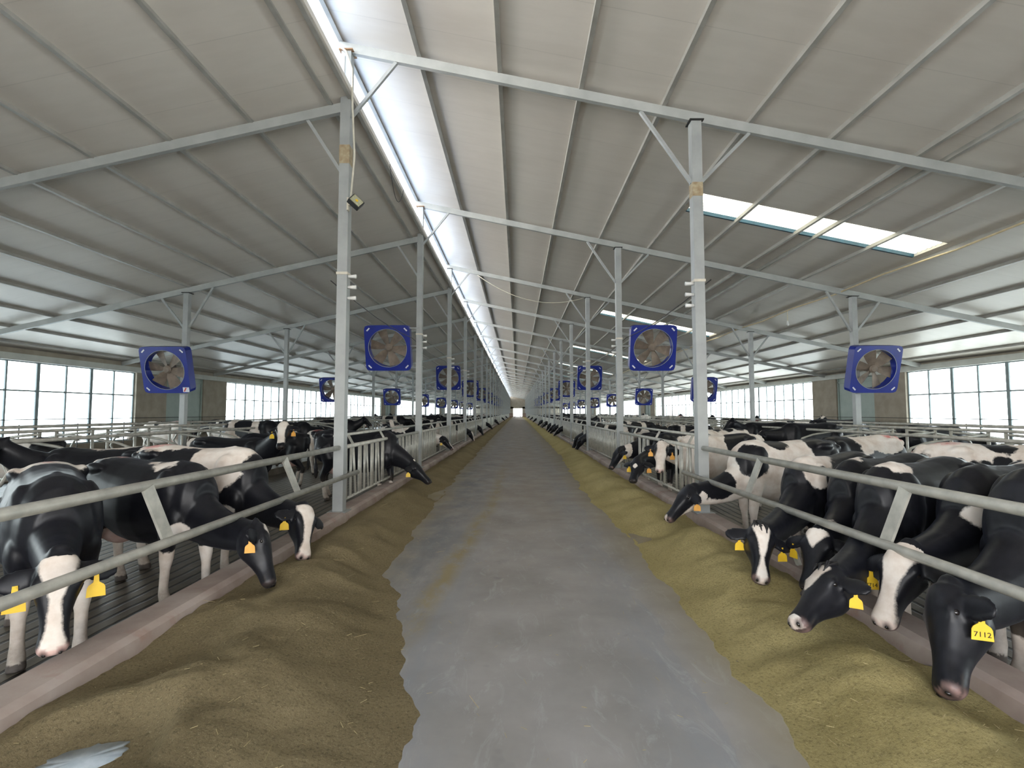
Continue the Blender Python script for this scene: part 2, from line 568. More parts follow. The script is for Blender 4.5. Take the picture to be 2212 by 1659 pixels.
outer_sheet(ceil_l)
SKYX0, SKYX1 = 3.83, 8.88
SKYY = [10.12 + 11.85 * k for k in range(12)]
mb = MB()
slab_strip(mb, -2.92, SKYX0, Y_BACK - 0.3, Y_END, zr)
slab_strip(mb, SKYX1, 16.6, Y_BACK - 0.3, Y_END, zr)
ys = [Y_BACK - 0.3] + [y for k in SKYY for y in (k, k + 0.92)] + [Y_END]
for a, b in zip(ys[0::2], ys[1::2]):
    slab_strip(mb, SKYX0, SKYX1, a, b, zr)
ceil_r = structure(mb.build('ceiling_right', M['ceiling']))
outer_sheet(ceil_r)

# purlins ride on the rafters under the sheets
for lst, zf, par in (([-2.655, -2.98, -4.25, -5.55, -6.77, -7.98, -9.22, -10.45, -11.75, -13.0, -14.25, -15.4], zl, ceil_l),
                     ([-2.84, -1.58, -0.29, 1.0, 2.3, 3.65, 4.92, 6.24, 6.66, 7.84, 9.05, 10.33, 11.56, 12.8, 14.06, 15.3], zr, ceil_r)):
    for x in lst:
        p = MB()
        z = zf(x)
        p.box((x - 0.022, Y_BACK, z + 0.0), (x + 0.022, Y_END, z + 0.06))
        p.box((x - 0.022, Y_BACK, z - 0.012), (x + 0.045, Y_END, z + 0.0))
        p.build('purlin', M['purlin'], par)

# skylights
for i, y in enumerate(SKYY[:9]):
    e = empty('skylight', ((SKYX0 + SKYX1) / 2, y + 0.46, zr(6.35) + 0.1))
    far = i > 3
    tag(e, '%s' % ['long pale corrugated skylight strip just beyond the second right feed-row post',
                   'thin bright skylight strip behind the upper edge of the big hanging blue fan',
                   'third bright skylight strip along the roof slope',
                   'fourth bright skylight strip along the roof slope'][i] if not far else 'distant thin skylight strip far along the sloping roof',
        'skylight', 'skylight strips in the roof')
    L = e.location
    sh = MB()
    n = 56
    nx = 6
    vs, fs = [], []
    for j in range(nx + 1):
        x = SKYX0 + (SKYX1 - SKYX0) * j / nx
        for k in range(n + 1):
            yy = y + 0.92 * k / n
            zz = zr(x) + 0.115 + 0.012 * (1 if (k // 4) % 2 else -1)
            vs.append((x - L.x, yy - L.y, zz - L.z))
    for j in range(nx):
        for k in range(n):
            a = j * (n + 1) + k
            fs.append((a, a + 1, a + n + 2, a + n + 1))
    sh.add(vs, fs)
    sh.build('corrugated_sheet', M['pane_sky'], e)
    fl = MB()
    for yy in (y + 0.895,):
        fl.bar((SKYX0 - L.x, yy - L.y, zr(SKYX0) + 0.085 - L.z), (SKYX1 - L.x, yy - L.y, zr(SKYX1) + 0.085 - L.z), 0.05, 0.085)
    fl.build('edge_flashing', M['sky_edge'], e)

# floors
f = MB()
f.add([(-2.9, Y_BACK, 0), (3.0, Y_BACK, 0), (3.0, Y_END, 0), (-2.9, Y_END, 0)], [(0, 1, 2, 3)])
structure(f.build('floor', M['floor']))
for side, x0, x1 in (('left', -XW, XL - 0.14), ('right', XR + 0.14, XW)):
    f = MB()
    f.add([(x0, Y_BACK, -0.15), (x1, Y_BACK, -0.15), (x1, Y_END, -0.15), (x0, Y_END, -0.15)], [(0, 1, 2, 3)])
    structure(f.build('floor_%s_pen' % side, M['pen']))
    # freestall platform in the middle of the pen, another by the wall
    sgn = -1 if side == 'left' else 1
    for c, hw in ((9.25, 2.1), (14.6, 1.2)):
        f = MB()
        f.box((sgn * c - hw, 4.0, -0.15), (sgn * c + hw, Y_END - 8, 0.04))
        structure(f.build('floor_%s_stall_bed' % side, M['soil'] if False else M['pen']))
# curbs
for side, x in (('left', XL), ('right', XR)):
    c = MB()
    ny = 60
    ysx = [Y_BACK + (Y_END - Y_BACK) * (k / ny) ** 2 for k in range(ny + 1)]
    prof = [(-0.15, -0.16), (-0.15, 0.17), (-0.12, 0.2), (0.10, 0.2), (0.15, 0.17), (0.19, -0.02)]
    if side == 'right':
        prof = [(-a, b) for a, b in prof][::-1]
    vs, fs = [], []
    for y in ysx:
        for a, b in prof:
            vs.append((x + a, y, b))
    m_ = len(prof)
    for k in range(ny):
        for j in range(m_ - 1):
            q = k * m_ + j
            fs.append((q, q + 1, q + m_ + 1, q + m_))
    c.add(vs, fs)
    structure(c.build('trim_%s_feed_curb' % side, M['curb']))
# ground outside
g = MB()
g.add([(-160, -120, -0.3), (160, -120, -0.3), (160, 400, -0.3), (-160, 400, -0.3)], [(0, 1, 2, 3)])
structure(g.build('ground', M['soil']))

# side walls: low sill wall, piers, doors, eave trim
PIER = [(-3.5, 0.0), (20.4, 26.8), (57.5, 64.0), (101, 108), (144, 151)]
ZS, ZT = 0.55, 3.36
win_n = 0
door_n = 0
for side, sg in (('left', -1), ('right', 1)):
    w = MB()
    x0, x1 = (XW - 0.12, XW + 0.12)
    xs = sorted((sg * x0, sg * x1))
    w.box((xs[0], Y_BACK, -0.3), (xs[1], Y_END, ZS))
    w.box((xs[0], Y_BACK, ZT), (xs[1], Y_END, 3.73 if sg < 0 else 3.63))
    for a, b in PIER[1:]:
        d0, d1 = a + (b - a) * 0.28, a + (b - a) * 0.69
        w.box((xs[0], a, ZS), (xs[1], d0, ZT))
        w.box((xs[0], d1, ZS), (xs[1], b, ZT))
        w.box((xs[0], d0, ZS), (xs[1], d1, ZS + 0.001))
    structure(w.build('wall_%s' % side, M['concrete_wall']))
    e = MB()
    e.box((sg * (XW - 0.02) - 0.16, Y_BACK, ZT - 0.02), (sg * (XW - 0.02) + 0.16, Y_END, ZT + 0.20))
    structure(e.build('trim_%s_eave' % side, M['eave']))
    for a, b in PIER[1:]:
        door_n += 1
        d0, d1 = a + (b - a) * 0.28, a + (b - a) * 0.69
        d = MB()
        xx = sg * (XW + 0.02)
        d.box((xx - 0.03, d0, -0.15), (xx + 0.03, d1, ZT))
        do = structure(d.build('door_%d' % door_n, M['door']))
        d = MB()
        xi = sg * (XW - 0.04)
        for yy in (d0 + 0.05, (d0 + d1) / 2, d1 - 0.05):
            d.box((xi - 0.02, yy - 0.04, -0.1), (xi + 0.02, yy + 0.04, ZT))
        d.box((xi - 0.02, d0, ZT - 0.25), (xi + 0.02, d1, ZT - 0.17))
        d.build('door_frame', M['door'], do)
    # windows between the piers, one per six-metre bay
    stops = [Y_BACK]
    segs = []
    cur = Y_BACK
    for a, b in PIER[1:]:
        segs.append((cur, a))
        cur = b
    segs.append((cur, Y_END))
    for a, b in segs:
        nb = max(1, round((b - a) / 6.2))
        for k in range(nb):
            y0, y1 = a + (b - a) * k / nb, a + (b - a) * (k + 1) / nb
            win_n += 1
            root = structure(empty('window_%d' % win_n, (sg * XW, (y0 + y1) / 2, ZS)))
            hh = (y1 - y0) / 2
            H = ZT - ZS
            p = MB()
            p.add([(0, -hh, 0), (0, hh, 0), (0, hh, H), (0, -hh, H)], [(0, 1, 2, 3)])
            structure(p.build('pane', M['pane'], root))
            fr = MB()
            nv = max(2, round((y1 - y0) / 1.04))
            for q in range(nv + 1):
                yy = -hh + 2 * hh * q / nv
                t = 0.055 if q % 2 == 0 else 0.026
                fr.box((-0.03, yy - t, 0), (0.03, yy + t, H))
            for zz in (0.02, H * 0.655, H - 0.03):
                fr.box((-0.025, -hh, zz - 0.024), (0.025, hh, zz + 0.024))
            structure(fr.build('window_frame', M['mullion'], root))
# unseen gable behind the viewer, doorway added and sized for the daylight it admits
w = MB()
w.box((-16.2, Y_BACK - 0.2, -0.3), (-4.5, Y_BACK, 3.6))
w.box((4.5, Y_BACK - 0.2, -0.3), (16.2, Y_BACK, 3.6))
w.add([(-16.2, Y_BACK, 3.6), (-4.5, Y_BACK, 3.6), (-4.5, Y_BACK, 4.6), (4.5, Y_BACK, 4.6), (4.5, Y_BACK, 3.6), (16.2, Y_BACK, 3.6), (16.2, Y_BACK, 3.65), (-2.7, Y_BACK, 7.7), (-2.7, Y_BACK, 6.7), (-16.2, Y_BACK, 3.65)],
      [(0, 1, 2, 9), (2, 8, 9), (2, 3, 7, 8), (3, 4, 5, 6), (3, 6, 7)])
structure(w.build('wall_back', M['concrete_wall']))
# far gable with its open doorway
w = MB()
w.box((-16.2, Y_END, -0.3), (-1.55, Y_END + 0.2, 3.6))
w.box((1.75, Y_END, -0.3), (16.2, Y_END + 0.2, 3.6))
vs = [(-16.2, Y_END, 3.6), (16.2, Y_END, 3.6), (-2.7, Y_END, 7.8)]
w.box((-16.2, Y_END, 3.0), (16.2, Y_END + 0.2, 3.6))
w.add([(-16.2, Y_END, 3.6), (16.2, Y_END, 3.6), (16.2, Y_END, 3.65), (-2.7, Y_END, 7.7), (-2.7, Y_END, 6.7), (-16.2, Y_END, 3.65)], [(0, 1, 2, 3, 4, 5)])
structure(w.build('wall_far', M['concrete_wall']))

# ------------------------------------------------------------------ frames: rafters and posts
for k, y in enumerate(FY):
    nm = ORD[k] if k < 8 else None
    r = MB()
    r.bar((XL - 0.05, y, zl(XL - 0.05) - 0.085), (-16.05, y, zl(-16.05) - 0.085), 0.075, 0.15)
    o = r.build('steel_rafter', M['rafter'])
    tag(o, ('grey steel rafter of the low left roof, resting on the %s pair of posts' % nm) if nm else 'far-off grey steel rafter of the low left roof',
        'roof beam', 'rafters of the left roof')
    r = MB()
    r.bar((-2.86, y, zr(-2.86) - 0.085), (16.05, y, zr(16.05) - 0.085), 0.075, 0.15)
    o = r.build('steel_rafter', M['rafter'])
    tag(o, ('grey steel rafter of the high right roof, resting on the %s pair of posts' % nm) if nm else 'far-off grey steel rafter of the high right roof',
        'roof beam', 'rafters of the right roof')


def make_post(h, w=0.15):
    """square hollow post, origin at its foot, shaft as the thing's own mesh"""
    p = MB()
    p.box((-w / 2, -w / 2, 0), (w / 2, w / 2, h))
    return p


def brace(parent, a, b, mat=None):
    q = MB()
    q.bar(a, b, 0.05, 0.05, (0, 1, 0))
    return q.build('knee_brace', mat or M['steel'], parent)


def insulator_set(parent, x, z):
    q = MB()
    for dz in (0.0, 0.17, 0.34):
        q.tube([(x, -0.02, z + dz), (x + math.copysign(0.13, x), -0.02, z + dz)], [0.022, 0.034], 8)
    q.build('insulator', M['white_plastic'], parent, True)
    q = MB()
    q.box((-0.088, -0.088, z + 0.36), (0.088, 0.088, z + 0.40))
    q.build('clamp_band', M['cable'], parent)


def post_labels(k, row):
    where = {'li': 'left feed fence', 'ri': 'right feed fence', 'lo': 'left stalls, away from the feed alley', 'ro': 'right stalls, away from the feed alley'}[row]
    lim = 9 if row in ('li', 'ri') else 6
    if k < lim:
        return 'grey steel post, %s one along the %s' % (ORD[k], where)
    return 'small distant grey steel post, far along the %s' % where


post_group = {'li': 'posts along the left feed fence', 'ri': 'posts along the right feed fence', 'lo': 'posts among the left stalls', 'ro': 'posts among the right stalls'}
for k, y in enumerate(FY):
    for row, x in (('li', XL), ('ri', XR), ('lo', -XO), ('ro', XO)):
        if row == 'li':
            z0, z1 = 0.19, zr(XL) - 0.16
        elif row == 'ri':
            z0, z1 = 0.19, zr(XR) - 0.16
        elif row == 'lo':
            z0, z1 = 0.03, zl(-XO) - 0.16
        else:
            z0, z1 = 0.03, zr(XO) - 0.16
        inner = row in ('li', 'ri')
        o = make_post(z1 - z0, 0.155 if inner else 0.14).build('steel_post', M['steel'], None, False, (x, y, z0))
        tag(o, post_labels(k, row), 'post', post_group[row])
        if k > 10:
            continue
        h = z1 - z0
        if row == 'li':
            brace(o, (0.07, 0, zl(XL) - 0.25 - z0), (0.78, 0, zr(XL + 0.78) - 0.16 - z0))
            brace(o, (-0.07, 0, zl(XL) - 1.15 - z0), (-0.62, 0, zl(XL - 0.62) - 0.16 - z0))
        else:
            zf = zl if x < 0 else zr
            d = 0.85 if inner else 0.72
            brace(o, (-0.07, 0, h - 0.98), (-d, 0, zf(x - d) - 0.16 - z0))
            brace(o, (0.07, 0, h - 0.98), (d, 0, zf(x + d) - 0.16 - z0))
        cp = MB()
        cp.box((-0.11, -0.11, h - 0.012), (0.11, 0.11, h + 0.006))
        cp.build('cap_plate', M['rust'] if row == 'li' and k < 2 else M['black_plastic'], o)
        if inner and k < 4:
            insulator_set(o, 0.075 if row == 'li' else -0.075, 3.28 if row == 'li' else 3.15)
            rs = MB()
            zz = (5.6 if row == 'li' else 5.05) - z0
            rs.box((-0.0795, -0.0795, zz), (0.0795, 0.0795, zz + (0.30 if row == 'li' else 0.22)))
            if k == 0:
                rs.build('rust_patch', M['rust_tan'], o)
        if inner:
            bp = MB()
            bp.box((-0.14, -0.14, 0), (0.14, 0.14, 0.012))
            bp.build('base_plate', M['steel'], o)

# ------------------------------------------------------------------ feed barriers
def near_barrier(x, label, strut_y, foot=None):
    root = empty('feed_barrier', (x, 0, 0))
    tag(root, label, 'feed barrier', 'two-pipe barriers at the near pens')
    for nm, z, y1, r in (('top_rail', 1.155, YA - 0.02, 0.038), ('lower_rail', 0.72, YA + 0.55, 0.036)):
        m = MB()
        xo = 0.0 if nm == 'top_rail' else (0.095 if x < 0 else -0.095)
        m.tube([(xo, -3.9, z), (xo, 3.0, z + 0.004), (xo, y1, z)], r, 12)
        m.build(nm, M['galv'], root, True)
    for y0, y1 in strut_y:
        m = MB()
        xo = 0.05 if x < 0 else -0.05
        m.bar((xo * 0.6, y0, 1.15), (xo * 1.5, y1, 0.72), 0.10, 0.022, (1, 0, 0))
        m.build('strut', M['galv'], root)
    if foot:
        m = MB()
        m.bar((-0.05, foot[0], 0.72), (-0.05, foot[1], 0.20), 0.06, 0.03, (1, 0, 0))
        m.build('foot_strut', M['galv'], root)
    return root


near_barrier(XL, 'two-pipe grey feed barrier in front of the three near cows on the left', [(-0.6, -0.45), (1.5, 1.65), (3.60, 3.78), (5.72, 6.0)])
near_barrier(XR, 'two-pipe grey feed barrier above the crowded cow heads on the right', [(-0.6, -0.45), (1.5, 1.65), (3.60, 3.76), (5.72, 5.96)], (5.35, 4.95))

NECK_GAPS = {'left': [10.35, 16.9, 22.2], 'right': [9.25, 10.2, 11.75, 20.2, 21.3]}


def headlock(x, k, side, detail):
    y0 = FY[k]
    nm = ORD[k] if k < 8 else None
    lab = ('row of grey headlock bars in the %s bay of the %s feed fence' % (nm, side)) if nm else 'distant row of headlock bars along the %s feed fence' % side
    sg = 1 if x < 0 else -1
    a, b = 0.12, S - 0.12
    bars = []
    n = 8
    for i in range(n):
        u = a + (b - a) * (i + 0.1) / n
        w = (b - a) / n
        bars.append(((u, u), 0.022))
        bars.append(((u + 0.075, u + 0.10), 0.02))
        bars.append(((u + 0.42 * w, u + 0.42 * w), 0.022))
        bars.append(((u + 0.56 * w, u + 0.78 * w), 0.02))
    gaps = NECK_GAPS[side]
    bars = [q for q in bars if not any(abs(y0 + (q[0][0] + q[0][1]) / 2 - g) < 0.27 for g in gaps)]

    def rails():
        yield 'top_rail', [(0, a - 0.1, 1.15), (0, b + 0.1, 1.15)], 0.034
        yield 'bottom_rail', [(0, a - 0.05, 0.33), (0, b + 0.05, 0.33)], 0.022
        yield 'neck_rail', [(-0.10 * sg, a - 0.1, 1.33), (-0.10 * sg, b + 0.1, 1.33)], 0.024
    if detail:
        root = empty('headlock_panel', (x, y0, 0))
        for nm_, pts, r in rails():
            m = MB()
            m.tube(pts, r, 10)
            m.build(nm_, M['galv'], root, True)
        for (u0, u1), r in bars:
            m = MB()
            m.tube([(0, u1, 0.33), (0, u0, 1.15)], r, 8)
            m.build('bar', M['galv'], root, True)
        for u in (a + 0.5, a + 2.4, a + 4.3):
            m = MB()
            m.bar((0, u, 1.15), (-0.10 * sg, u, 1.33), 0.04, 0.012, (0, 1, 0))
            m.build('rail_bracket', M['galv'], root)
        for u in (a, b):
            m = MB()
            m.tube([(0, u, 0.19), (0, u, 1.15)], 0.026, 8)
            m.build('support_foot', M['galv'], root, True)
        tag(root, lab, 'headlock panel', 'headlock panels of the %s feed fence' % side)
    else:
        m = MB()
        for nm_, pts, r in rails():
            m.tube(pts, r, 6)
        for (u0, u1), r in bars:
            m.tube([(0, u1, 0.33), (0, u0, 1.15)], r, 4)
        for u in (a, b):
            m.tube([(0, u, 0.19), (0, u, 1.15)], 0.026, 6)
        root = m.build('headlock_panel', M['galv'], None, False, (x, y0, 0))
        tag(root, lab, 'headlock panel', 'headlock panels of the %s feed fence' % side)
    return root


far_panel = {}
for side, x in (('left', XL), ('right', XR)):
    for k in range(NF):
        if k < 5:
            headlock(x, k, side, True)
        elif side not in far_panel:
            far_panel[side] = headlock(x, k, side, False)
        else:
            c = copy_tree(far_panel[side])
            c.location.y = FY[k]
            c['label'] = ('row of grey headlock bars in the %s bay of the %s feed fence' % (ORD[k], side)) if k < 8 else 'distant row of headlock bars along the %s feed fence' % side

# ------------------------------------------------------------------ freestalls in the pens
for side, sg in (('left', -1), ('right', 1)):
    for i, (xx, z, r, lab) in enumerate(((7.95, 1.22, 0.034, 'long pale pipe rail over the inner edge of the %s stalls' % side),
                                         (8.85, 1.34, 0.030, 'long pale pipe rail just inside the %s stall posts' % side),
                                         (10.0, 1.40, 0.030, 'long pale pipe rail just outside the %s stall posts' % side))):
        m = MB()
        pts = [(sg * xx, 4.0 + j * 6.0, z + 0.012 * math.sin(j * 1.7 + i)) for j in range(26)]
        m.tube(pts, r, 8)
        o = m.build('neck_rail', M['galv_dull'], None, True)
        tag(o, lab, 'stall rail', 'stall rails of the %s pen' % side)
    proto = None
    for s, y_end in ((-sg, 60.0), (sg, 34.0)):
        m = MB()
        pts = [(0.06 * s, 0, 0.55), (1.25 * s, 0, 0.55), (1.55 * s, 0, 0.62), (1.66 * s, 0, 0.80), (1.55 * s, 0, 1.0), (1.25 * s, 0, 1.10), (0.5 * s, 0, 1.22), (0.06 * s, 0, 1.26)]
        m.tube(pts, 0.026, 8)
        m.tube([(0.06 * s, 0, 0.04), (0.06 * s, 0, 1.36)], 0.03, 8)
        me = m.mesh('stall_divider', M['galv'], True)
        y = 4.8
        while y < y_end:
            o = bpy.data.objects.new('stall_divider', me)
            COL.objects.link(o)
            o.location = (sg * XO + 0.11 * s, y, 0.0)
            tag(o, 'bent pale pipe stall divider on the %s side of the %s stall posts' % ('alley' if s == -sg else 'window', side),
                'stall divider', 'stall dividers facing the %s, %s pen' % ('alley' if s == -sg else 'window', side))
            y += 1.22
    # thin dark rails in front of the windows
    root = empty('window_rail_fence', (sg * 15.45, 0, 0))
    tag(root, 'thin dark rail fence before the %s side windows' % side, 'rail fence')
    for z in (1.46, 1.27, 1.09, 0.7):
        m = MB()
        m.tube([(0, 6, z), (0, 90, z)], 0.013, 6)
        m.build('rail', M['dark_rail'], root)
    for j in range(34):
        m = MB()
        m.tube([(0, 7.0 + 2.05 * j, -0.15), (0, 7.0 + 2.05 * j, 1.30)], 0.018, 6)
        m.build('upright', M['dark_rail'], root)


# ------------------------------------------------------------------ hanging fans
def make_fan():
    root = empty('barn_fan')
    W, R, D = 0.63, 0.53, 0.26
    n = 72

    def sq(a):
        c, s = math.cos(a), math.sin(a)
        e = 14.0
        r = (abs(c) ** e + abs(s) ** e) ** (-1 / e)
        return W * r * c, W * r * s
    h = MB()
    vs, fs = [], []
    for k in range(n):
        a = 2 * PI * k / n
        x, z = sq(a)
        vs += [(x, 0, z), (R * math.cos(a), 0, R * math.sin(a)), (R * 0.985 * math.cos(a), D * 0.8, R * 0.985 * math.sin(a)), (x * 0.985, D, z * 0.985)]
    for k in range(n):
        a, b = 4 * k, 4 * ((k + 1) % n)
        fs += [(a, a + 1, b + 1, b), (a + 1, a + 2, b + 2, b + 1), (a, b, b + 3, a + 3), (a + 2, a + 3, b + 3, b + 2)]
    h.add(vs, fs)
    h.build('housing', M['blue'], root)
    rim = MB()
    ring = [(R * math.cos(2 * PI * k / 48), -0.004, R * math.sin(2 * PI * k / 48)) for k in range(49)]
    rim.tube(ring, 0.006, 6, False)
    rim.build('rim', M['steel'], root, True)
    for k in range(6):
        a0 = 2 * PI * k / 6 + 0.2
        b = MB()
        sec = [(0.09, 0.05, 0.5), (0.2, 0.10, 0.5), (0.36, 0.135, 0.42), (0.50, 0.15, 0.34)]
        vs = []
        for r, w, tw in sec:
            for sgn, th in ((-1, -0.004), (1, -0.004), (1, 0.004), (-1, 0.004)):
                l = w * sgn
                vs.append((r, 0.13 + math.sin(tw) * l + th, math.cos(tw) * l))
        fs = [(0, 1, 2, 3), (15, 14, 13, 12)]
        for i in range(3):
            for j in range(4):
                fs.append((i * 4 + j, i * 4 + (j + 1) % 4, i * 4 + 4 + (j + 1) % 4, i * 4 + 4 + j))
        rot = Matrix.Rotation(a0, 4, 'Y')
        b.add([tuple(rot @ Vector(p)) for p in vs], fs)
        b.build('blade', M['fan_grey'], root)
    hb = MB()
    hb.tube([(0, 0.07, 0), (0, 0.10, 0), (0, 0.19, 0)], [0.06, 0.11, 0.11], 20)
    hb.build('hub', M['fan_grey'], root)
    mt = MB()
    mt.box((-0.09, 0.19, -0.09), (0.09, 0.34, 0.09))
    mt.bar((-0.55, 0.235, 0.0), (0.55, 0.235, 0.0), 0.03, 0.03)
    mt.build('motor', M['fan_grey'], root)
    for sx, sz in ((-1, 1), (1, 1), (-1, -1), (1, -1)):
        st = MB()
        c = Vector((sx * 0.515, -0.004, sz * 0.515))
        d = Vector((sx, 0, -sz)).normalized() * 0.055
        w = Vector((sx, 0, sz)).normalized() * 0.018
        t = Vector((0, -0.002, 0))
        q = [c - d - w, c + d - w, c + d + w, c - d + w]
        st.add(q + [p + t for p in q], [(0, 1, 2, 3), (7, 6, 5, 4), (0, 4, 5, 1), (1, 5, 6, 2), (2, 6, 7, 3), (3, 7, 4, 0)])
        st.build('corner_sticker', M['sticker'], root)
    return root


fan0 = None
fan_rows = (('li', XL - 0.87, 3.46, 'left', 'over the cows beside the left feed fence'), ('ri', XR + 0.93, 3.45, 'right', 'over the cows beside the right feed fence'),
            ('lo', -XO - 0.22, 2.82, 'left', 'on the stall posts of the left pen'), ('ro', XO + 0.22, 2.82, 'right', 'on the stall posts of the right pen'))
for row, x, z, side, where in fan_rows:
    for j, k in enumerate(range(1, 17, 2)):
        f_ = fan0 if fan0 is not None and row == 'li' and j == 0 else None
        if fan0 is None:
            fan0 = make_fan()
            f_ = fan0
        elif f_ is None:
            f_ = copy_tree(fan0)
        f_.location = (x, FY[k] - (0.05 if row in ('li', 'ri') else 0.48), z)
        f_.rotation_euler = (0.25, 0, 0.0)
        lab = ('square blue barn fan, %s one hung %s' % (ORD[j], where)) if j < 4 else 'small far-off square blue fan hung %s' % where
        tag(f_, lab, 'fan', 'fans %s' % where)
# mounting arms: children of each fan, in the fan's own frame
for f_ in [o for o in list(COL.objects) if o.name.split('.')[0] == 'barn_fan']:
    inner = abs(f_.location.x) < 6
    m = MB()
    if inner:
        s = 1 if f_.location.x < 0 else -1
        for dz in (0.55, 0.05, -0.55):
            m.bar((s * 0.60, 0.10, dz), (s * 0.87, 0.10 + 0.0, dz), 0.03, 0.03)
    else:
        s = 1 if f_.location.x < 0 else -1
        for dz in (0.5, -0.5):
            m.bar((s * 0.22, 0.24, dz), (s * 0.22, 0.52 - dz * 0.22, dz - 0.0), 0.04, 0.04)
    m.build('mounting_arm', M['steel'], f_)
st = MB()
st.box((0.43, -0.006, -0.60), (0.60, -0.003, -0.47))
lo_fan = [o for o in COL.objects if o.get('label') == 'square blue barn fan, first one hung on the stall posts of the left pen'][0]
sq_ = st.build('warning_sticker', M['sticker'], lo_fan)
st = MB()
st.bar((0.46, -0.007, -0.585), (0.52, -0.007, -0.485), 0.003, 0.03, (1, 0, 0))
st.build('warning_mark', M['red_sticker'], sq_)

# ------------------------------------------------------------------ lights, cables
fl = empty('floodlight', (XL + 0.10, YA - 0.10, 4.93))
tag(fl, 'square black floodlight with pale glass bracketed to the first left post', 'floodlight')
rotm = Matrix.Translation((0.13, -0.08, 0.0)) @ Euler((math.radians(-20), math.radians(38), math.radians(25))).to_matrix().to_4x4()
m = MB(); m.box((-0.10, -0.035, -0.085), (0.10, 0.05, 0.085), rotm); m.build('housing', M['black_plastic'], fl, bevel=0.008)
m = MB(); m.box((-0.083, -0.042, -0.068), (0.083, -0.034, 0.068), rotm); gl = m.build('glass', M['lamp_glass'], fl)
m = MB(); m.box((-0.02, -0.046, -0.02), (0.02, -0.041, 0.02), rotm); m.build('lamp_chip', M['tag'], gl)
m = MB(); m.bar((-0.02, 0, -0.02), (0.12, -0.06, -0.03), 0.05, 0.02); m.box((-0.03, -0.03, -0.1), (0.0, 0.03, 0.1)); m.build('bracket', M['cable'], fl)
m = MB()
m.tube([(XL + 0.12, YA - 0.10, 5.0), (XL + 0.17, YA - 0.10, 5.7), (XL + 0.13, YA - 0.12, 6.5), (XL + 0.11, YA - 0.12, 7.1), (XL + 0.02, YA - 0.14, 7.38), (XL - 0.10, YA - 0.10, 7.50)], 0.016, 8)
tag(m.build('power_cable', M['cable'], None, True), 'cream power cable running down the first left post to the floodlight', 'cable')
m = MB()
m.box((XL - 0.15, YA - 0.09, 6.95), (XL - 0.02, YA - 0.085, 7.35))
tag(m.build('plastic_sheet', M['white_plastic']), 'torn white plastic scrap hanging at the top of the first left post', 'plastic scrap')


def sag(a, b, s, n=14):
    a, b = Vector(a), Vector(b)
    return [tuple(a.lerp(b, t / n) - Vector((0, 0, s * 4 * (t / n) * (1 - t / n)))) for t in range(n + 1)]


m = MB(); m.tube(sag((-1.6, 19.5, zr(-1.6) - 0.2), (2.6, 19.5, zr(2.6) - 0.25), 0.55), 0.014, 6)
tag(m.build('sagging_cable', M['cable'], None, True), 'thin white cable sagging under the right roof beside the ridge', 'cable')
m = MB()  # added line under the purlin, coloured like its orange-lit edge
pts = [(8.93, yy, zr(8.93) - 0.05 - 0.06 * (i % 2)) for i, yy in enumerate(np.linspace(0, 44, 23))]
m.tube(pts, 0.022, 8)
tag(m.build('lit_purlin_line', M['cable_tan'], None, True), 'tan line standing for an orange-lit roof purlin past the skylight ends', 'cable')
for yy, lab in ((16.3, 'small pull lamp hanging from the yellowed conduit'), (28.3, 'far small pull lamp hanging from the yellowed conduit')):
    e = empty('pendant_bulb', (8.93, yy, zr(8.93) - 0.1))
    tag(e, lab, 'lamp')
    m = MB(); m.tube([(0, 0, 0.03), (0, 0, -0.32)], 0.008, 6); m.build('cord', M['cable_tan'], e)
    m = MB(); m.tube([(0, 0, -0.30), (0, 0, -0.36), (0, 0, -0.44), (0, 0, -0.47)], [0.02, 0.028, 0.04, 0.015], 10); m.build('bulb', M['white_plastic'], e, True)
for x, sd in ((XL - 0.2, 'left'), (XR + 0.2, 'right')):
    m = MB()
    pts = []
    for k in range(0, 12):
        pts += sag((x, FY[k], 3.75), (x, FY[k + 1], 3.75), 0.10, 5)[:-1]
    m.tube(pts, 0.009, 5)
    tag(m.build('power_line', M['cable_dark'], None, True), 'thin dark power line strung between insulators of the %s fence posts' % sd, 'cable')
m = MB()
m.tube(sag((-2.5, 9.4, 6.55), (-2.5, 10.6, 6.6), 0.5, 10), 0.006, 5)
tag(m.build('loose_wire', M['cable_dark'], None, True), 'thin loose wire drooping by the ridge gap', 'wire')

# gate across the far end of the alley
e = empty('alley_gate', (0, 150, 0))
tag(e, 'low reddish brown gate across the far end of the alley', 'gate')
for z in (0.35, 0.75, 1.15):
    m = MB(); m.bar((-2.5, 0, z), (2.5, 0, z), 0.08, 0.16); m.build('board', M['red_brown'], e)
for x in (-2.4, -0.8, 0.8, 2.4):
    m = MB(); m.bar((x, 0.06, 0), (x, 0.06, 1.35), 0.12, 0.1, (0, 1, 0)); m.build('gate_post', M['red_brown'], e)

# ------------------------------------------------------------------ feed heaps
from mathutils import noise as mno


def fbm(x, y, s, o=0.0):
    return mno.fractal(Vector((x * s + o, y * s - o, o)), 0.9, 2.0, 4)


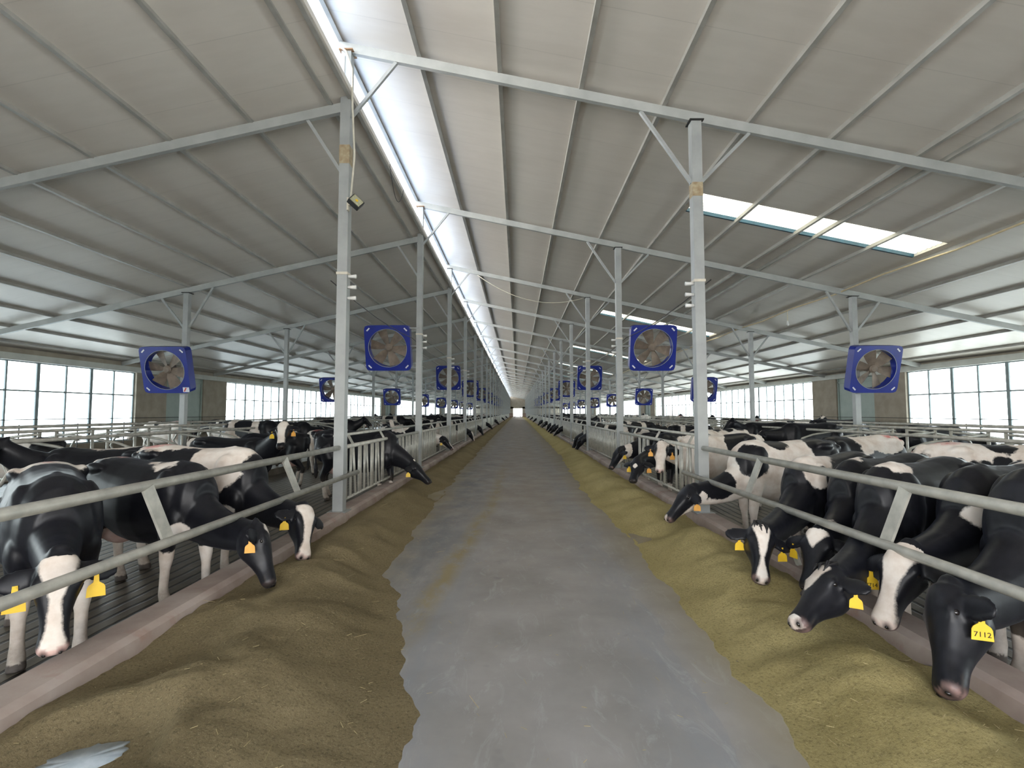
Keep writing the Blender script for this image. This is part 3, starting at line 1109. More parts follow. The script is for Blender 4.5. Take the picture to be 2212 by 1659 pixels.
def feed_height(side, x, y):
    """height of the feed at world x,y"""
    if side == 'left':
        e = np.interp(y, [-4, 2.36, 3.08, 4.03, 4.6, 5.19, 6.5, 7.9, 14, 30, 180], [-.55, -.62, -.72, -.93, -1.15, -1.42, -1.48, -1.52, -1.66, -1.7, -1.75])
        x0 = XL + 0.165
        amp = np.interp(y, [0, 3, 5, 7, 12, 180], [.19, .25, .25, .19, .15, .14])
    else:
        e = np.interp(y, [-4, 2.36, 3.08, 3.86, 5.19, 7, 10.1, 13, 20, 180], [1.42, 1.42, 1.47, 1.52, 1.48, 1.55, 1.44, 1.5, 1.72, 1.75])
        x0 = XR - 0.165
        amp = np.interp(y, [0, 3, 5, 7, 12, 180], [.17, .22, .24, .2, .17, .14])
    e += (0.09 * fbm(0.3, y, 1.1, 3.0) + (0.035 * fbm(x * 0.3, y, 5.0, 6.0) if y < 15 else 0)) * (1 if y < 30 else .4)
    t = (x - x0) / (e - x0)
    if t > 1:
        return 0.004 - 0.12 * (t - 1)
    pk = 0.40
    if t < pk:
        h = 0.42 + 0.58 * math.sin(t / pk * PI / 2) ** 1.3
    else:
        q = (t - pk) / (1 - pk)
        h = (0.5 + 0.5 * math.cos(q * PI)) * 0.93 + 0.07 * (1 - q)
    n1, n2 = fbm(x, y, 0.9, 1.0), fbm(x, y, 3.2, 5.0)
    z = amp * h * (1 + 0.38 * n1) + 0.014 * n2 * min(1, 4 * (1 - t)) + 0.004 + 0.006 * fbm(x, y, 14.0, 2.0) * min(1, 4 * (1 - t))
    for (cx_, cy_, rx, ry, dep) in DENTS[side]:
        d2 = ((x - cx_) / rx) ** 2 + ((y - cy_) / ry) ** 2
        if d2 < 6:
            z -= dep * math.exp(-d2)
    if side == 'left':      # feed flattened around the bare wet concrete patch
        d2 = ((x + 2.03) / .30) ** 2 + ((y - 2.22) / .36) ** 2
        if d2 < 2.2:
            k = min(1.0, max(0.0, (2.2 - d2) / 1.0))
            z = z * (1 - k) + (0.065 + 0.18 * max(-0.3, min(0.3, y - 2.36))) * k
    return z


DENTS = {'left': [(-2.25, 3.3, .28, .45, .13), (-2.2, 4.45, .25, .3, .10), (-2.2, 5.3, .25, .3, .09), (-1.75, 10.2, .3, .4, .08)],
         'right': [(2.35, 2.75, .28, .3, .10), (2.4, 3.45, .25, .25, .08), (1.9, 3.5, .25, .25, .06), (2.1, 4.3, .22, .25, .10), (2.0, 6.8, .3, .35, .08), (2.0, 9.2, .3, .3, .08)]}


def feed_heap(side, mat):
    ys = [-1.0]
    while ys[-1] < Y_END - 1:
        ys.append(ys[-1] + max(0.032, 0.011 * abs(ys[-1])))
    if side == 'left':
        xs = np.concatenate([np.linspace(XL + 0.165, -0.42, 66)])
    else:
        xs = np.concatenate([np.linspace(XR - 0.165, 1.25, 46)])
    vs, fs = [], []
    for y in ys:
        for x in xs:
            vs.append((x, y, feed_height(side, x, y)))
    n = len(xs)
    for j in range(len(ys) - 1):
        for i in range(n - 1):
            a = j * n + i
            q = (a, a + 1, a + n + 1, a + n)
            if max(vs[k][2] for k in q) < -0.015:
                continue
            fs.append(q if side == 'left' else q[::-1])
    m = MB()
    m.add(vs, fs)
    o = m.build('feed', mat, None, True)
    tag(o, 'long heap of %s chopped feed along the %s curb' % ('brown' if side == 'left' else 'olive tan', side), 'feed', None, 'stuff')
    return o


feed_heap('left', M['feed_l'])
feed_heap('right', M['feed_r'])

m = MB()  # bare wet concrete showing through the feed, built as a thin raised patch
pr_ = random.Random(4)
ring = []
for i in range(40):
    a = 2 * PI * i / 40
    q = 1 + 0.22 * fbm(math.cos(a) * 1.3, math.sin(a) * 1.3, 2.0, 8.0) + pr_.uniform(-.05, .05)
    x_, y_ = 0.17 * q * math.cos(a), 0.085 * q * math.sin(a)
    ca, sa = math.cos(0.45), math.sin(0.45)
    ring.append((-2.05 + x_ * ca - y_ * sa, 2.38 + x_ * sa + y_ * ca))
m.add([(x_, y_, 0.050 + 0.18 * (y_ - 2.36)) for x_, y_ in ring] + [(x_, y_, 0.072 + 0.18 * (y_ - 2.36)) for x_, y_ in ring] + [(-2.05, 2.38, 0.078)],
      [(i, (i + 1) % 40, 40 + (i + 1) % 40, 40 + i) for i in range(40)] + [(40 + i, 40 + (i + 1) % 40, 80) for i in range(40)])
tag(m.build('concrete_patch', M['concrete_patch'], None, True), 'small pale blue grey patch of bare wet concrete in the brown feed', 'concrete_patch')

# loose stalks
m = MB()
rs = random.Random(3)
for i in range(900):
    side = 'left' if rs.random() < 0.5 else 'right'
    y = 1.9 + 9.0 * rs.random() ** 1.6
    if rs.random() < 0.16:
        x = rs.uniform(-0.9, 1.5)
        z = 0.004
    else:
        x = rs.uniform(-2.5, -0.8) if side == 'left' else rs.uniform(1.5, 2.6)
        z = max(0.0, feed_height(side, x, y)) + 0.006
    a = rs.uniform(0, PI)
    L = rs.uniform(0.012, 0.038) if rs.random() < 0.95 else rs.uniform(0.06, 0.12)
    w = rs.uniform(0.0010, 0.0019)
    d = Vector((math.cos(a), math.sin(a), rs.uniform(-0.15, 0.35)))
    p = Vector((x, y, z))
    m.bar(p, p + d * L, w, w)
tag(m.build('straw', M['straw']), 'scattered pale straw stalks on the feed and alley', 'straw', None, 'stuff')

# ------------------------------------------------------------------ cows
DG = None


def loft(sections, n=20):
    """sections: (centre, side vector, up vector, half width, up extent, down extent, exponent)"""
    vs, fs = [], []
    for (c, s, u, w, hu, hd, e) in sections:
        c, s, u = Vector(c), Vector(s), Vector(u)
        for k in range(n):
            a = 2 * PI * k / n
            ca, sa = math.cos(a), math.sin(a)
            x = math.copysign(abs(ca) ** (2 / e), ca) * w
            y = math.copysign(abs(sa) ** (2 / e), sa)
            y *= hu if y > 0 else hd
            vs.append(tuple(c + s * x + u * y))
    m = len(sections)
    for i in range(m - 1):
        for k in range(n):
            k2 = (k + 1) % n
            fs.append((i * n + k, i * n + k2, (i + 1) * n + k2, (i + 1) * n + k))
    fs.append(tuple(range(n - 1, -1, -1)))
    fs.append(tuple((m - 1) * n + k for k in range(n)))
    return vs, fs


def ellipsoid(c, r, n=12):
    secs = []
    for i in range(n + 1):
        a = -PI / 2 + PI * i / n
        q = max(math.cos(a), 0.03)
        secs.append(((c[0] + r[0] * math.sin(a), c[1], c[2]), (0, 1, 0), (0, 0, 1), r[1] * q, r[2] * q, r[2] * q, 2))
    return loft(secs, 14)


def bez(a, b, c, t):
    return a * (1 - t) ** 2 + b * 2 * t * (1 - t) + c * t * t


class Cow:
    """pose data in the cow's own frame (x forward, y to its left, z up, feet at z 0, unit size)"""

    def __init__(s, poll, muz, hint, width=1.0, legs=0.0, lying=False, ear=(0.0, 0.0), under=False):
        s.P, s.Mz = Vector(poll), Vector(muz)
        s.a = (s.Mz - s.P).normalized()
        h = Vector(hint)
        s.u = (h - s.a * h.dot(s.a)).normalized()
        s.l = s.u.cross(s.a).normalized()     # the cow's left side of the head
        s.L = 0.545
        s.B = Vector((0.48, 0, 1.01))
        d = s.P - s.B
        s.C = s.B + Vector((0.20, 0, 0.0)) + d * 0.40 + Vector((0, 0, -0.02))
        if under:      # feeding low: the neck drops first, then reaches out under the pipe
            s.C = s.B + Vector((0.10, 0, 0)) + d * 0.30
            s.C.z = s.P.z - 0.06
        s.width, s.legs, s.lying = width, legs, lying
        s.ears = ear

    def ear_axis(s, sg):
        root = s.P + s.a * 0.055 + s.l * (sg * 0.075) - s.u * 0.005
        droop = s.ears[0 if sg > 0 else 1]
        d = (s.l * sg * 0.95 + s.a * (0.18 + droop) - s.u * 0.22 - Vector((0, 0, 0.10))).normalized()
        return root, d

    def build(s, voxel):
        mb = MB()
        W = s.width
        Y, Z = (0, 1, 0), (0, 0, 1)
        # trunk: x, top z, bottom z, half width, height share of the widest point, exponent
        st = [(-0.86, 1.29, 1.05, .085, 2.0), (-0.80, 1.335, .90, .165, 2.1), (-0.70, 1.355, .78, .225, 2.3), (-0.55, 1.375, .72, .262, 2.5),
              (-0.40, 1.370, .64, .268, 2.4), (-0.2, 1.345, .56, .285, 2.3), (0.0, 1.335, .525, .305, 2.2), (0.2, 1.335, .53, .300, 2.15),
              (0.36, 1.345, .555, .270, 2.1), (0.5, 1.365, .585, .245, 2.0), (0.62, 1.35, .63, .225, 2.0), (0.73, 1.28, .70, .19, 2.0), (0.80, 1.17, .80, .12, 2.0)]
        secs = []
        for x, zt, zb, w, e in st:
            mid = zb + (zt - zb) * 0.46
            secs.append(((x, 0, mid), Y, Z, w * W, zt - mid, mid - zb, e))
        mb.add(*loft(secs, 26))
        # spine ridge, hook bones, pin bones, shoulder masses
        mb.tube([(-0.78, 0, 1.30), (-0.5, 0, 1.335), (0.0, 0, 1.30), (0.3, 0, 1.31), (0.45, 0, 1.325), (0.56, 0, 1.30)], [.035, .045, .04, .04, .05, .04], 10)
        for sg in (-1, 1):
            mb.add(*ellipsoid((-0.52, sg * 0.205 * W, 1.275), (.13, .055, .06)))
            mb.add(*ellipsoid((-0.82, sg * 0.10 * W, 1.235), (.06, .05, .06)))
            mb.add(*ellipsoid((0.50, sg * 0.17 * W, 1.0), (.16, .10, .30)))
            mb.add(*ellipsoid((0.62, sg * 0.17 * W, .82), (.11, .085, .15)))
            mb.add(*ellipsoid((-0.62, sg * 0.175 * W, 1.0), (.20, .105, .27)))
        # legs
        for sg in (-1, 1):
            j = s.legs * sg
            yl = 0.155 * W * sg
            mb.tube([(0.52, yl, .92), (0.55 + .3 * j, yl * 1.02, .72), (0.56 + .6 * j, yl, .56), (0.565 + .8 * j, yl, .44), (0.56 + .9 * j, yl, .34), (0.555 + j, yl, .18), (0.56 + j, yl, .12), (0.585 + j, yl, .07), (0.60 + j, yl, .0)],
                    [.115, .092, .068, .060, .043, .041, .048, .052, .060], 14)
            k = -s.legs * sg
            yh = 0.165 * W * sg
            mb.tube([(-0.60, yh, 1.05), (-0.50 + .3 * k, yh * 1.1, .80), (-0.56 + .5 * k, yh * 1.05, .66), (-0.67 + .8 * k, yh, .52), (-0.70 + .9 * k, yh, .46), (-0.685 + .9 * k, yh, .36), (-0.66 + k, yh, .20), (-0.645 + k, yh, .12), (-0.62 + k, yh, .07), (-0.60 + k, yh, 0.0)],
                    [.165, .150, .100, .064, .058, .046, .043, .050, .054, .062], 14)
        # udder and tail
        mb.add(*ellipsoid((-0.44, 0, .63), (.21, .155 * W, .155)))
        mb.tube([(-0.80, 0, 1.31), (-0.87, 0, 1.29), (-0.905, 0, 1.19), (-0.895, .01, .95), (-0.885, .015, .70)], [.045, .042, .032, .026, .024], 10)
        mb.tube([(-0.885, .015, .74), (-0.885, .02, .60), (-0.88, .02, .46), (-0.875, .02, .38)], [.024, .042, .040, .014], 10)
        # neck
        N = 9
        secs = []
        for i in range(N):
            t = i / (N - 1)
            c = bez(s.B, s.C, s.P + s.a * 0.05, t)
            t2 = min(1, t + .02)
            tan = (bez(s.B, s.C, s.P + s.a * 0.05, t2) - bez(s.B, s.C, s.P + s.a * 0.05, t2 - .04)).normalized()
            up0 = Vector((0, 0, 1)) * (1 - t) + s.u * t * 0.6 + Vector((0, 0, 0.5)) * t
            up = (up0 - tan * up0.dot(tan)).normalized()
            side = up.cross(tan).normalized()
            w = np.interp(t, [0, .3, .6, 1], [.195 * W, .155, .120, .092])
            hu = np.interp(t, [0, .3, .6, 1], [.28, .19, .135, .095])
            hd = np.interp(t, [0, .3, .6, 1], [.36, .27, .215, .165])
            secs.append((c, side, up, w, hu, hd, 2.1))
        mb.add(*loft(secs, 20))
        # head
        hs = [(-.06, .055, .05, .09), (.0, .090, .082, .135), (.12, .108, .090, .175), (.26, .120, .090, .195), (.38, .108, .082, .185), (.50, .088, .072, .150),
              (.62, .072, .062, .115), (.74, .068, .056, .090), (.84, .074, .056, .080), (.93, .079, .055, .074), (.985, .066, .041, .056), (1.012, .048, .026, .040)]
        secs = []
        for q, w, hu, hd in hs:
            secs.append((s.P + s.a * (q * s.L), s.l, s.u, w, hu, hd, 2.4))
        mb.add(*loft(secs, 20))
        for sg in (-1, 1):
            c = s.P + s.a * (.27 * s.L) + s.l * (sg * .097) + s.u * .040     # brow ridge over each eye
            mb.tube([c - s.a * .045, c, c + s.a * .045], [.018, .034, .018], 10)
            cc = s.P + s.a * (.30 * s.L) + s.l * (sg * .055) - s.u * .085      # cheek
            mb.tube([cc - s.a * .09, cc, cc + s.a * .10], [.035, .072, .03], 12)
            r, d = s.ear_axis(sg)
            tdir = (s.a - d * s.a.dot(d)).normalized()
            nrm = d.cross(tdir).normalized()
            secs = []
            for q, w, t in ((-.02, .032, .026), (.03, .040, .024), (.09, .070, .020), (.145, .078, .018), (.195, .060, .016), (.23, .028, .013)):
                secs.append((r + d * q + tdir * (.010 * math.sin(q * 15)), tdir, nrm, w, t, t, 2.0))
            mb.add(*loft(secs, 14))
        mb.tube([s.P - s.u * .02 - s.a * .04, s.P + s.u * .02 - s.a * .02], [.07, .055], 12)
        if s.lying:
            mb.v = [(x, y, z - 0.46) if z > 0.62 else (x, y * 1.25, max(z * 0.28 - 0.012, 0.0)) for x, y, z in mb.v]
        me = mb.mesh('cow_rough', M['coat'], True)
        bm = bmesh.new()
        bm.from_mesh(me)
        bmesh.ops.recalc_face_normals(bm, faces=bm.faces)
        bm.to_mesh(me)
        bm.free()
        tmp = bpy.data.objects.new('cow_rough', me)
        COL.objects.link(tmp)
        r = tmp.modifiers.new('r', 'REMESH')
        r.mode = 'VOXEL'
        r.voxel_size = voxel
        r.use_smooth_shade = True
        sm = tmp.modifiers.new('s', 'SMOOTH')
        sm.factor = 0.5
        sm.iterations = 5 if voxel < .025 else 3
        dg = bpy.context.evaluated_depsgraph_get()
        out = bpy.data.meshes.new_from_object(tmp.evaluated_get(dg), depsgraph=dg)
        bpy.data.objects.remove(tmp)
        bpy.data.meshes.remove(me)
        out.name = 'cow'
        if not len(out.materials):
            out.materials.append(M['coat'])
        return out

    def paint(s, me, coat):
        """coat: base, torso blobs, blaze, and flags -> per-vertex fields"""
        n = len(me.vertices)
        co = np.empty(n * 3, dtype=np.float64)
        me.vertices.foreach_get('co', co)
        co = co.reshape(-1, 3)
        f = np.full(n, 0.25 if coat.get('base') == 'w' else -0.25)

        def ell(c, r):
            q = (co - np.array(c)) / np.array(r)
            return (1 - np.sqrt((q * q).sum(1))) * min(r)
        nb = [np.array(bez(s.B, s.C, s.P, t)) for t in np.linspace(0, 1, 13)]
        for op in coat.get('blobs', []):
            col, c, r = op[0], op[1], op[2]
            if isinstance(c, str):       # 'n0.4' = point on the neck, with an optional offset
                t = float(c[1:])
                c = np.array(bez(s.B, s.C, s.P, t)) + np.array(op[3] if len(op) > 3 else (0, 0, 0))
            e = ell(c, r)
            f = np.maximum(f, e) if col == 'w' else np.minimum(f, -e)
        lw = coat.get('leg_white')
        if lw is not None:
            g = lw - co[:, 2]
            f = np.where(co[:, 2] < 0.62, np.maximum(f, g), f)
        # head frame
        P, a, l, u = (np.array(v) for v in (s.P, s.a, s.l, s.u))
        rel = co - P
        hsn, lat, upc = rel @ a / s.L, rel @ l, rel @ u
        rad = np.sqrt(lat ** 2 + upc ** 2)
        head = (hsn > -0.10) & (hsn < 1.12) & (rad < 0.205)
        # ears
        ear = np.zeros(n, bool)
        for sg in (-1, 1):
            r, d = s.ear_axis(sg)
            q = co - np.array(r)
            t = q @ np.array(d)
            dd = np.linalg.norm(q - np.outer(t, np.array(d)), axis=1)
            ear |= (t > 0.035) & (t < 0.26) & (dd < 0.092)
        hb = np.full(n, -0.12 if coat.get('head', 'b') == 'b' else 0.12)
        bl = coat.get('blaze')
        if bl:
            ks = [q[0] for q in bl]
            hw = np.interp(hsn, ks, [q[1] for q in bl], left=-0.1, right=bl[-1][1])
            off = np.interp(hsn, ks, [q[2] if len(q) > 2 else 0.0 for q in bl])
            g = hw - np.abs(lat - off)
            g = np.where(upc < -0.01, np.minimum(g, (upc + 0.01) * 1.2), g)
            hb = np.maximum(hb, g)
        for q in coat.get('head_blobs', []):
            e = 1 - np.sqrt(((hsn - q[1]) * s.L / q[4]) ** 2 + ((lat - q[2]) / q[5]) ** 2 + ((upc - q[3]) / q[6]) ** 2)
            e = e * min(q[4:7])
            hb = np.maximum(hb, e) if q[0] == 'w' else np.minimum(hb, -e)
        jw = coat.get('jaw_white')
        if jw is not None:
            hb = np.maximum(hb, -(upc + jw))
        f = np.where(head, hb, f)
        f = np.where(ear, 0.1 if coat.get('ear') == 'w' else -0.1, f)
        pink = np.zeros(n)
        pink = np.maximum(pink, np.clip((hsn - 0.90) / 0.06, 0, 1) * head * (upc < 0.045) * coat.get('nose_pink', 0.55))
        ud = np.sqrt((((co - np.array((-0.44, 0, .60))) / np.array((.23, .18, .19))) ** 2).sum(1))
        pink = np.maximum(pink, np.clip((1.05 - ud) * 6, 0, 1) * (co[:, 2] < .70) * 0.85)
        if not s.lying:
            f = np.where((ud < 1.0) & (co[:, 2] < .68), 0.1, f)
        dark = np.zeros(n)
        if coat.get('nose') == 'b':
            dark = np.maximum(dark, np.clip((hsn - 0.92) / 0.05, 0, 1) * head)
        for sg in (-1, 1):    # nostrils and mouth line
            q = np.sqrt(((hsn - 0.985) * s.L / .030) ** 2 + ((lat - sg * .038) / .020) ** 2 + ((upc - 0.014) / .030) ** 2)
            dark = np.maximum(dark, np.clip(1.5 - q, 0, 1) * head)
        q = np.abs(upc + 0.026) / .007
        dark = np.maximum(dark, np.clip(1.4 - q, 0, 1) * head * (hsn > .80) * 0.8)
        dark = np.maximum(dark, (co[:, 2] < 0.065) * (0.0 if s.lying else 0.85))
        dirt = np.clip((0.55 - co[:, 2]) / 0.50, 0, 1) * 0.9 if not s.lying else np.clip((.3 - co[:, 2]) / .3, 0, 1) * .8
        dirt = np.where(head, 0.0, dirt)
        paint_ = np.zeros(n)
        for c, r in coat.get('paint', []):
            paint_ = np.maximum(paint_, np.clip(ell(c, r) * 20 + .3, 0, 1))
        onh = (head | ear).astype(float)
        for nm, arr in (('coat', f), ('pink', pink), ('dark', dark), ('dirt', dirt), ('paint', paint_), ('onhead', onh)):
            at = me.attributes.new(nm, 'FLOAT', 'POINT')
            at.data.foreach_set('value', arr.astype(np.float32))

    def details(s, root, tags=(), digits=None, eyes=True, forelock=False):
        """eyes and ear tags as parts of the cow"""
        if eyes:
            for sg in (-1, 1):
                c = s.P + s.a * (.285 * s.L) + s.l * (sg * .107) + s.u * .024
                m = MB()
                m.add(*ellipsoid((0, 0, 0), (.020, .020, .020), 8))
                m.v = [tuple(c + Vector(p)) for p in m.v]
                m.build('eye', M['eye'], root, True)
                c = s.P + s.a * (.995 * s.L) + s.l * (sg * .036) + s.u * .014
                m = MB()
                m.add(*ellipsoid((0, 0, 0), (.011, .011, .011), 8))
                m.v = [tuple(c + s.l * (p[0] * 1.0) + s.u * (p[1] * 1.5) + s.a * p[2]) for p in m.v]
                m.build('nostril', M['eye'], root, True)
            if forelock:
                m = MB()
                fr = random.Random(5)
                for i in range(16):
                    b0 = s.P - s.a * .035 + s.l * fr.uniform(-.06, .06) + s.u * (.055 + fr.uniform(-.02, .01))
                    b2 = b0 + s.a * fr.uniform(.07, .14) + s.u * .03 + s.l * fr.uniform(-.03, .03)
                    b1 = b0 * .5 + b2 * .5 + s.u * .02
                    m.tube([b0, b1, b2], [.012, .010, .002], 5)
                m.build('forelock', M['black_hair'], root, True)
        for tg in tags:
            sg, nrm = tg[0], Vector(tg[1])
            mat = M[tg[2]] if len(tg) > 2 else M['tag']
            k = tg[3] if len(tg) > 3 else 1.0
            r, d = s.ear_axis(sg)
            nrm = (nrm - Vector((0, 0, 1)) * nrm.z * 0.8).normalized()
            dn = Vector((0, 0, -1))
            dn = (dn - nrm * dn.dot(nrm)).normalized()
            x = dn.cross(nrm).normalized()
            c = r + d * (tg[4] if len(tg) > 4 else 0.12) + nrm * 0.036 + dn * 0.022
            mt = Matrix.Translation(c) @ Matrix((x, dn, x.cross(dn))).transposed().to_4x4()
            poly = [(-.010, 0), (.010, 0), (.013, .045), (.034, .062), (.040, .075), (.043, .125), (-.043, .125), (-.040, .075), (-.034, .062), (-.013, .045)]
            m = MB()
            m.prism([(a_ * k, b_ * k) for a_, b_ in poly], mt, 0.004)
            to = m.build('ear_tag', mat, root)
            m = MB()
            m.tube([c + dn * .010 * k - nrm * .03, c + dn * .010 * k + nrm * .008], .008, 10)
            m.build('tag_stud', mat, to)
            if digits and tg is tags[0]:
                cu = bpy.data.curves.new('tag_number', 'FONT')
                cu.body = digits
                cu.size = 0.034 * k
                cu.align_x = 'CENTER'
                cu.extrude = 0.0008
                fo = bpy.data.objects.new('tag_number', cu)
                COL.objects.link(fo)
                dg = bpy.context.evaluated_depsgraph_get()
                tm = bpy.data.meshes.new_from_object(fo.evaluated_get(dg), depsgraph=dg)
                bpy.data.objects.remove(fo)
                # text x to the reader's right, y up, facing along the outward normal
                R3 = Matrix((nrm.cross(dn).normalized() * -1 if False else (dn * -1).cross(nrm), dn * -1, nrm)).transposed().to_4x4()
                tm.transform(Matrix.Translation(c + dn * .108 * k + nrm * 0.0052) @ R3)
                tm.materials.clear()
                tm.materials.append(M['ink'])
                no = bpy.data.objects.new('tag_number', tm)
                COL.objects.link(no)
                no.parent = to


def world_cow(label, group, loc, heading, poll, muz, hint, coat, scale=1.0, width=1.0, legs=0.05, tags=(), digits=None, voxel=0.017, ears=(0, 0), name='cow', under=False, forelock=False):
    """poll, muzzle, forehead direction given where the animal stands in the barn"""
    th = math.radians(heading)
    Mi = Matrix.Rotation(-th, 3, 'Z')
    L = Vector((loc[0], loc[1], -0.15))
    p = Mi @ (Vector(poll) - L) / scale
    q = Mi @ (Vector(muz) - L) / scale
    h = Mi @ Vector(hint)
    c = Cow(p, q, h, width, legs, False, ears, under)
    me = c.build(voxel)
    c.paint(me, coat)
    o = bpy.data.objects.new(name, me)
    COL.objects.link(o)
    o.location = L
    o.rotation_euler = (0, 0, th)
    o.scale = (scale,) * 3
    tg = [(t[0], Mi @ Vector(t[1]), *t[2:]) for t in tags]
    c.details(o, tg, digits, True, forelock)
    tag(o, label, 'cow', group)
    return o


GL, GR = 'cows of the left pen', 'cows of the right pen'
CAMV = (0, -1, 0.1)
# ---- left pen, at the two-pipe barrier
world_cow('black cow facing the viewer over the left curb, white blaze, pink muzzle, yellow tags', GL, (-3.86, 4.10), -44,
          (-2.93, 3.19, .76), (-2.80, 3.03, .25), (.64, -.76, .12),
          dict(blobs=[('w', (-.64, 0, 1.36), (.36, .30, .20)), ('b', (.0, 0, 1.3), (.40, .6, .5))],
               leg_white=.60, blaze=[(-.02, .095), (.12, .088), (.25, .060), (.45, .030), (.6, .030), (.78, .045), (.9, .062), (1.05, .062)], nose_pink=.9,
               paint=[((-.58, 0, 1.39), (.16, .08, .06))]), 1.02, 1.06, .06,
          tags=[(1, (.55, -.8, 0), 'tag', 1.15), (-1, (.55, -.8, 0), 'tag', 1.25)], under=True, voxel=.0145)
world_cow('black cow in side view, head down in the left feed, one yellow tag', GL, (-3.78, 5.10), -20,
          (-2.40, 4.58, .64), (-2.20, 4.46, .20), (.86, .42, .25),
          dict(blobs=[('w', (.30, -.12, 1.34), (.17, .2, .055)), ('w', (.12, -.10, 1.36), (.10, .2, .04)), ('w', (-.82, -.1, 1.29), (.10, .12, .05)), ('w', (-.72, 0, 1.42), (.30, .16, .07)),
                      ('w', (.72, -.22, .70), (.10, .10, .10))],
               leg_white=.52, blaze=[(-.02, .05), (.10, .07), (.17, .035), (.22, -.05), (.90, -.05), (.94, .03), (1.05, .03)], nose='b', nose_pink=.1,
               paint=[((-.45, .03, 1.41), (.10, .09, .05))]), 1.0, 1.05, .07,
          tags=[(-1, (.25, -.95, 0), 'tag_orange')], under=True, voxel=.0155)
world_cow('cow with white withers, black neck and white blaze eating beside the first left post', GL, (-3.78, 5.92), -14,
          (-2.36, 5.50, .63), (-2.22, 5.19, .22), (.75, -.45, .25),
          dict(blobs=[('w', (.38, 0, 1.20), (.34, .5, .42)), ('w', (-.55, 0, 1.40), (.42, .34, .12)), ('w', (0, 0, 1.42), (.6, .12, .10)), ('w', (.45, -.1, .62), (.3, .3, .18)),
                      ('b', 'n0.55', (.34, .34, .30)), ('b', 'n0.85', (.28, .28, .30))],
               leg_white=.45, blaze=[(-.04, .09), (.10, .10), (.22, .075), (.40, .045), (.70, .035), (.86, .06), (1.05, .07)], nose_pink=.5,
               paint=[((-.62, 0, 1.38), (.22, .20, .08))]), 1.06, 1.0, .05,
          tags=[(-1, (.3, -.95, 0))], under=True, voxel=.0165)
# ---- left pen, behind
world_cow('black cow with raised head and white forehead, looking at the camera from the left pen', GL, (-5.55, 9.6), -6,
          (-4.32, 9.12, 1.47), (-4.22, 8.80, 1.06), (.1, -.93, .55),
          dict(blobs=[('w', (-.8, 0, 1.2), (.12, .2, .2))], leg_white=.35, blaze=[(-.08, .12), (.10, .095), (.35, .065), (.6, .06), (.8, .07), (.86, -.02), (.92, -.1)], nose='b', nose_pink=0,
               ), 1.0, 1.0, .04, tags=[(-1, CAMV), (1, CAMV, 'tag_orange')], voxel=.02)
world_cow('black cow side-on behind the feeding cows with a white streak along its back', GL, (-5.75, 6.85), 184,
          (-6.85, 6.55, 1.30), (-7.2, 6.4, .98), (-.5, -.5, .6),
          dict(blobs=[('w', (-.10, 0, 1.42), (.55, .16, .10))], leg_white=.3), 1.0, 1.0, .05, tags=[(1, (.15, -1, 0))], voxel=.02)
world_cow('cream white cow in the stalls at the left end of the pen', GL, (-9.6, 9.3), 190, (-10.75, 9.1, 1.2), (-11.1, 9.0, .85), (-.7, 0, .7),
          dict(base='w', head='w', blobs=[('b', (-.7, 0, 1.2), (.25, .4, .3))]), 1.0, 1.0, .05, voxel=.026)
# ---- left headlocks
world_cow('all-black cow with its neck through the first left headlock bay, head in the feed', GL, (-3.38, 10.52), -6,
          (-2.22, 10.32, .64), (-1.80, 10.25, .24), (.75, -.15, .6),
          dict(blobs=[], leg_white=.35, blaze=[(-.02, .02), (.06, .03), (.14, -.05), (1.05, -.05)], nose='b', nose_pink=0), 1.08, 1.0, .06,
          tags=[(-1, (.1, -1, 0))], voxel=.019)
world_cow('black cow with white neck collar patch reaching through the second left headlock bay', GL, (-3.75, 17.2), -8,
          (-2.55, 16.95, .82), (-2.12, 16.82, .34), (.7, -.25, .6),
          dict(blobs=[('w', 'n0.75', (.16, .3, .3)), ('w', (-.3, 0, 1.3), (.35, .4, .2)), ('w', (.3, 0, .62), (.5, .4, .15))], leg_white=.5,
               blaze=[(.3, -.05), (.5, .02), (.7, .03), (1.05, .03)], jaw_white=.10), 1.0, 1.0, .05, tags=[(-1, (.1, -1, 0))], voxel=.024)
# ---- right pen, crowded at the barrier
world_cow('all-black cow at the right edge of the view, largest head, muzzle in feed', GR, (4.02, 3.48), 194,
          (2.60, 3.08, .62), (2.36, 2.83, .20), (-.9, .30, .3),
          dict(blobs=[], leg_white=.3, nose_pink=.35), 1.10, 1.0, .05,
          tags=[(1, (-.35, -.95, 0), 'tag', 1.05), (1, (-.35, -.95, 0), 'tag', .6, .0)], digits='7112', under=True, voxel=.0145, ears=(.25, 0))
world_cow('black cow with a broad white blaze and pale muzzle, between two black heads', GR, (4.14, 4.22), 203,
          (2.78, 3.62, .71), (2.49, 3.49, .25), (-.90, -.40, .22),
          dict(blobs=[('w', 'n0.12', (.24, .20, .13), (.02, .14, .07)), ('w', (-.3, .05, 1.37), (.2, .25, .05))], leg_white=.4,
               blaze=[(-.06, .11), (.10, .105), (.22, .085), (.38, .058), (.6, .042), (.78, .055), (.88, .075), (1.05, .08)], nose_pink=.4), 1.05, .86, .06,
          tags=[(-1, (-.2, -1, 0), 'tag', 1.1, .19)], digits='7714', under=True, voxel=.0145, ears=(0, .30))
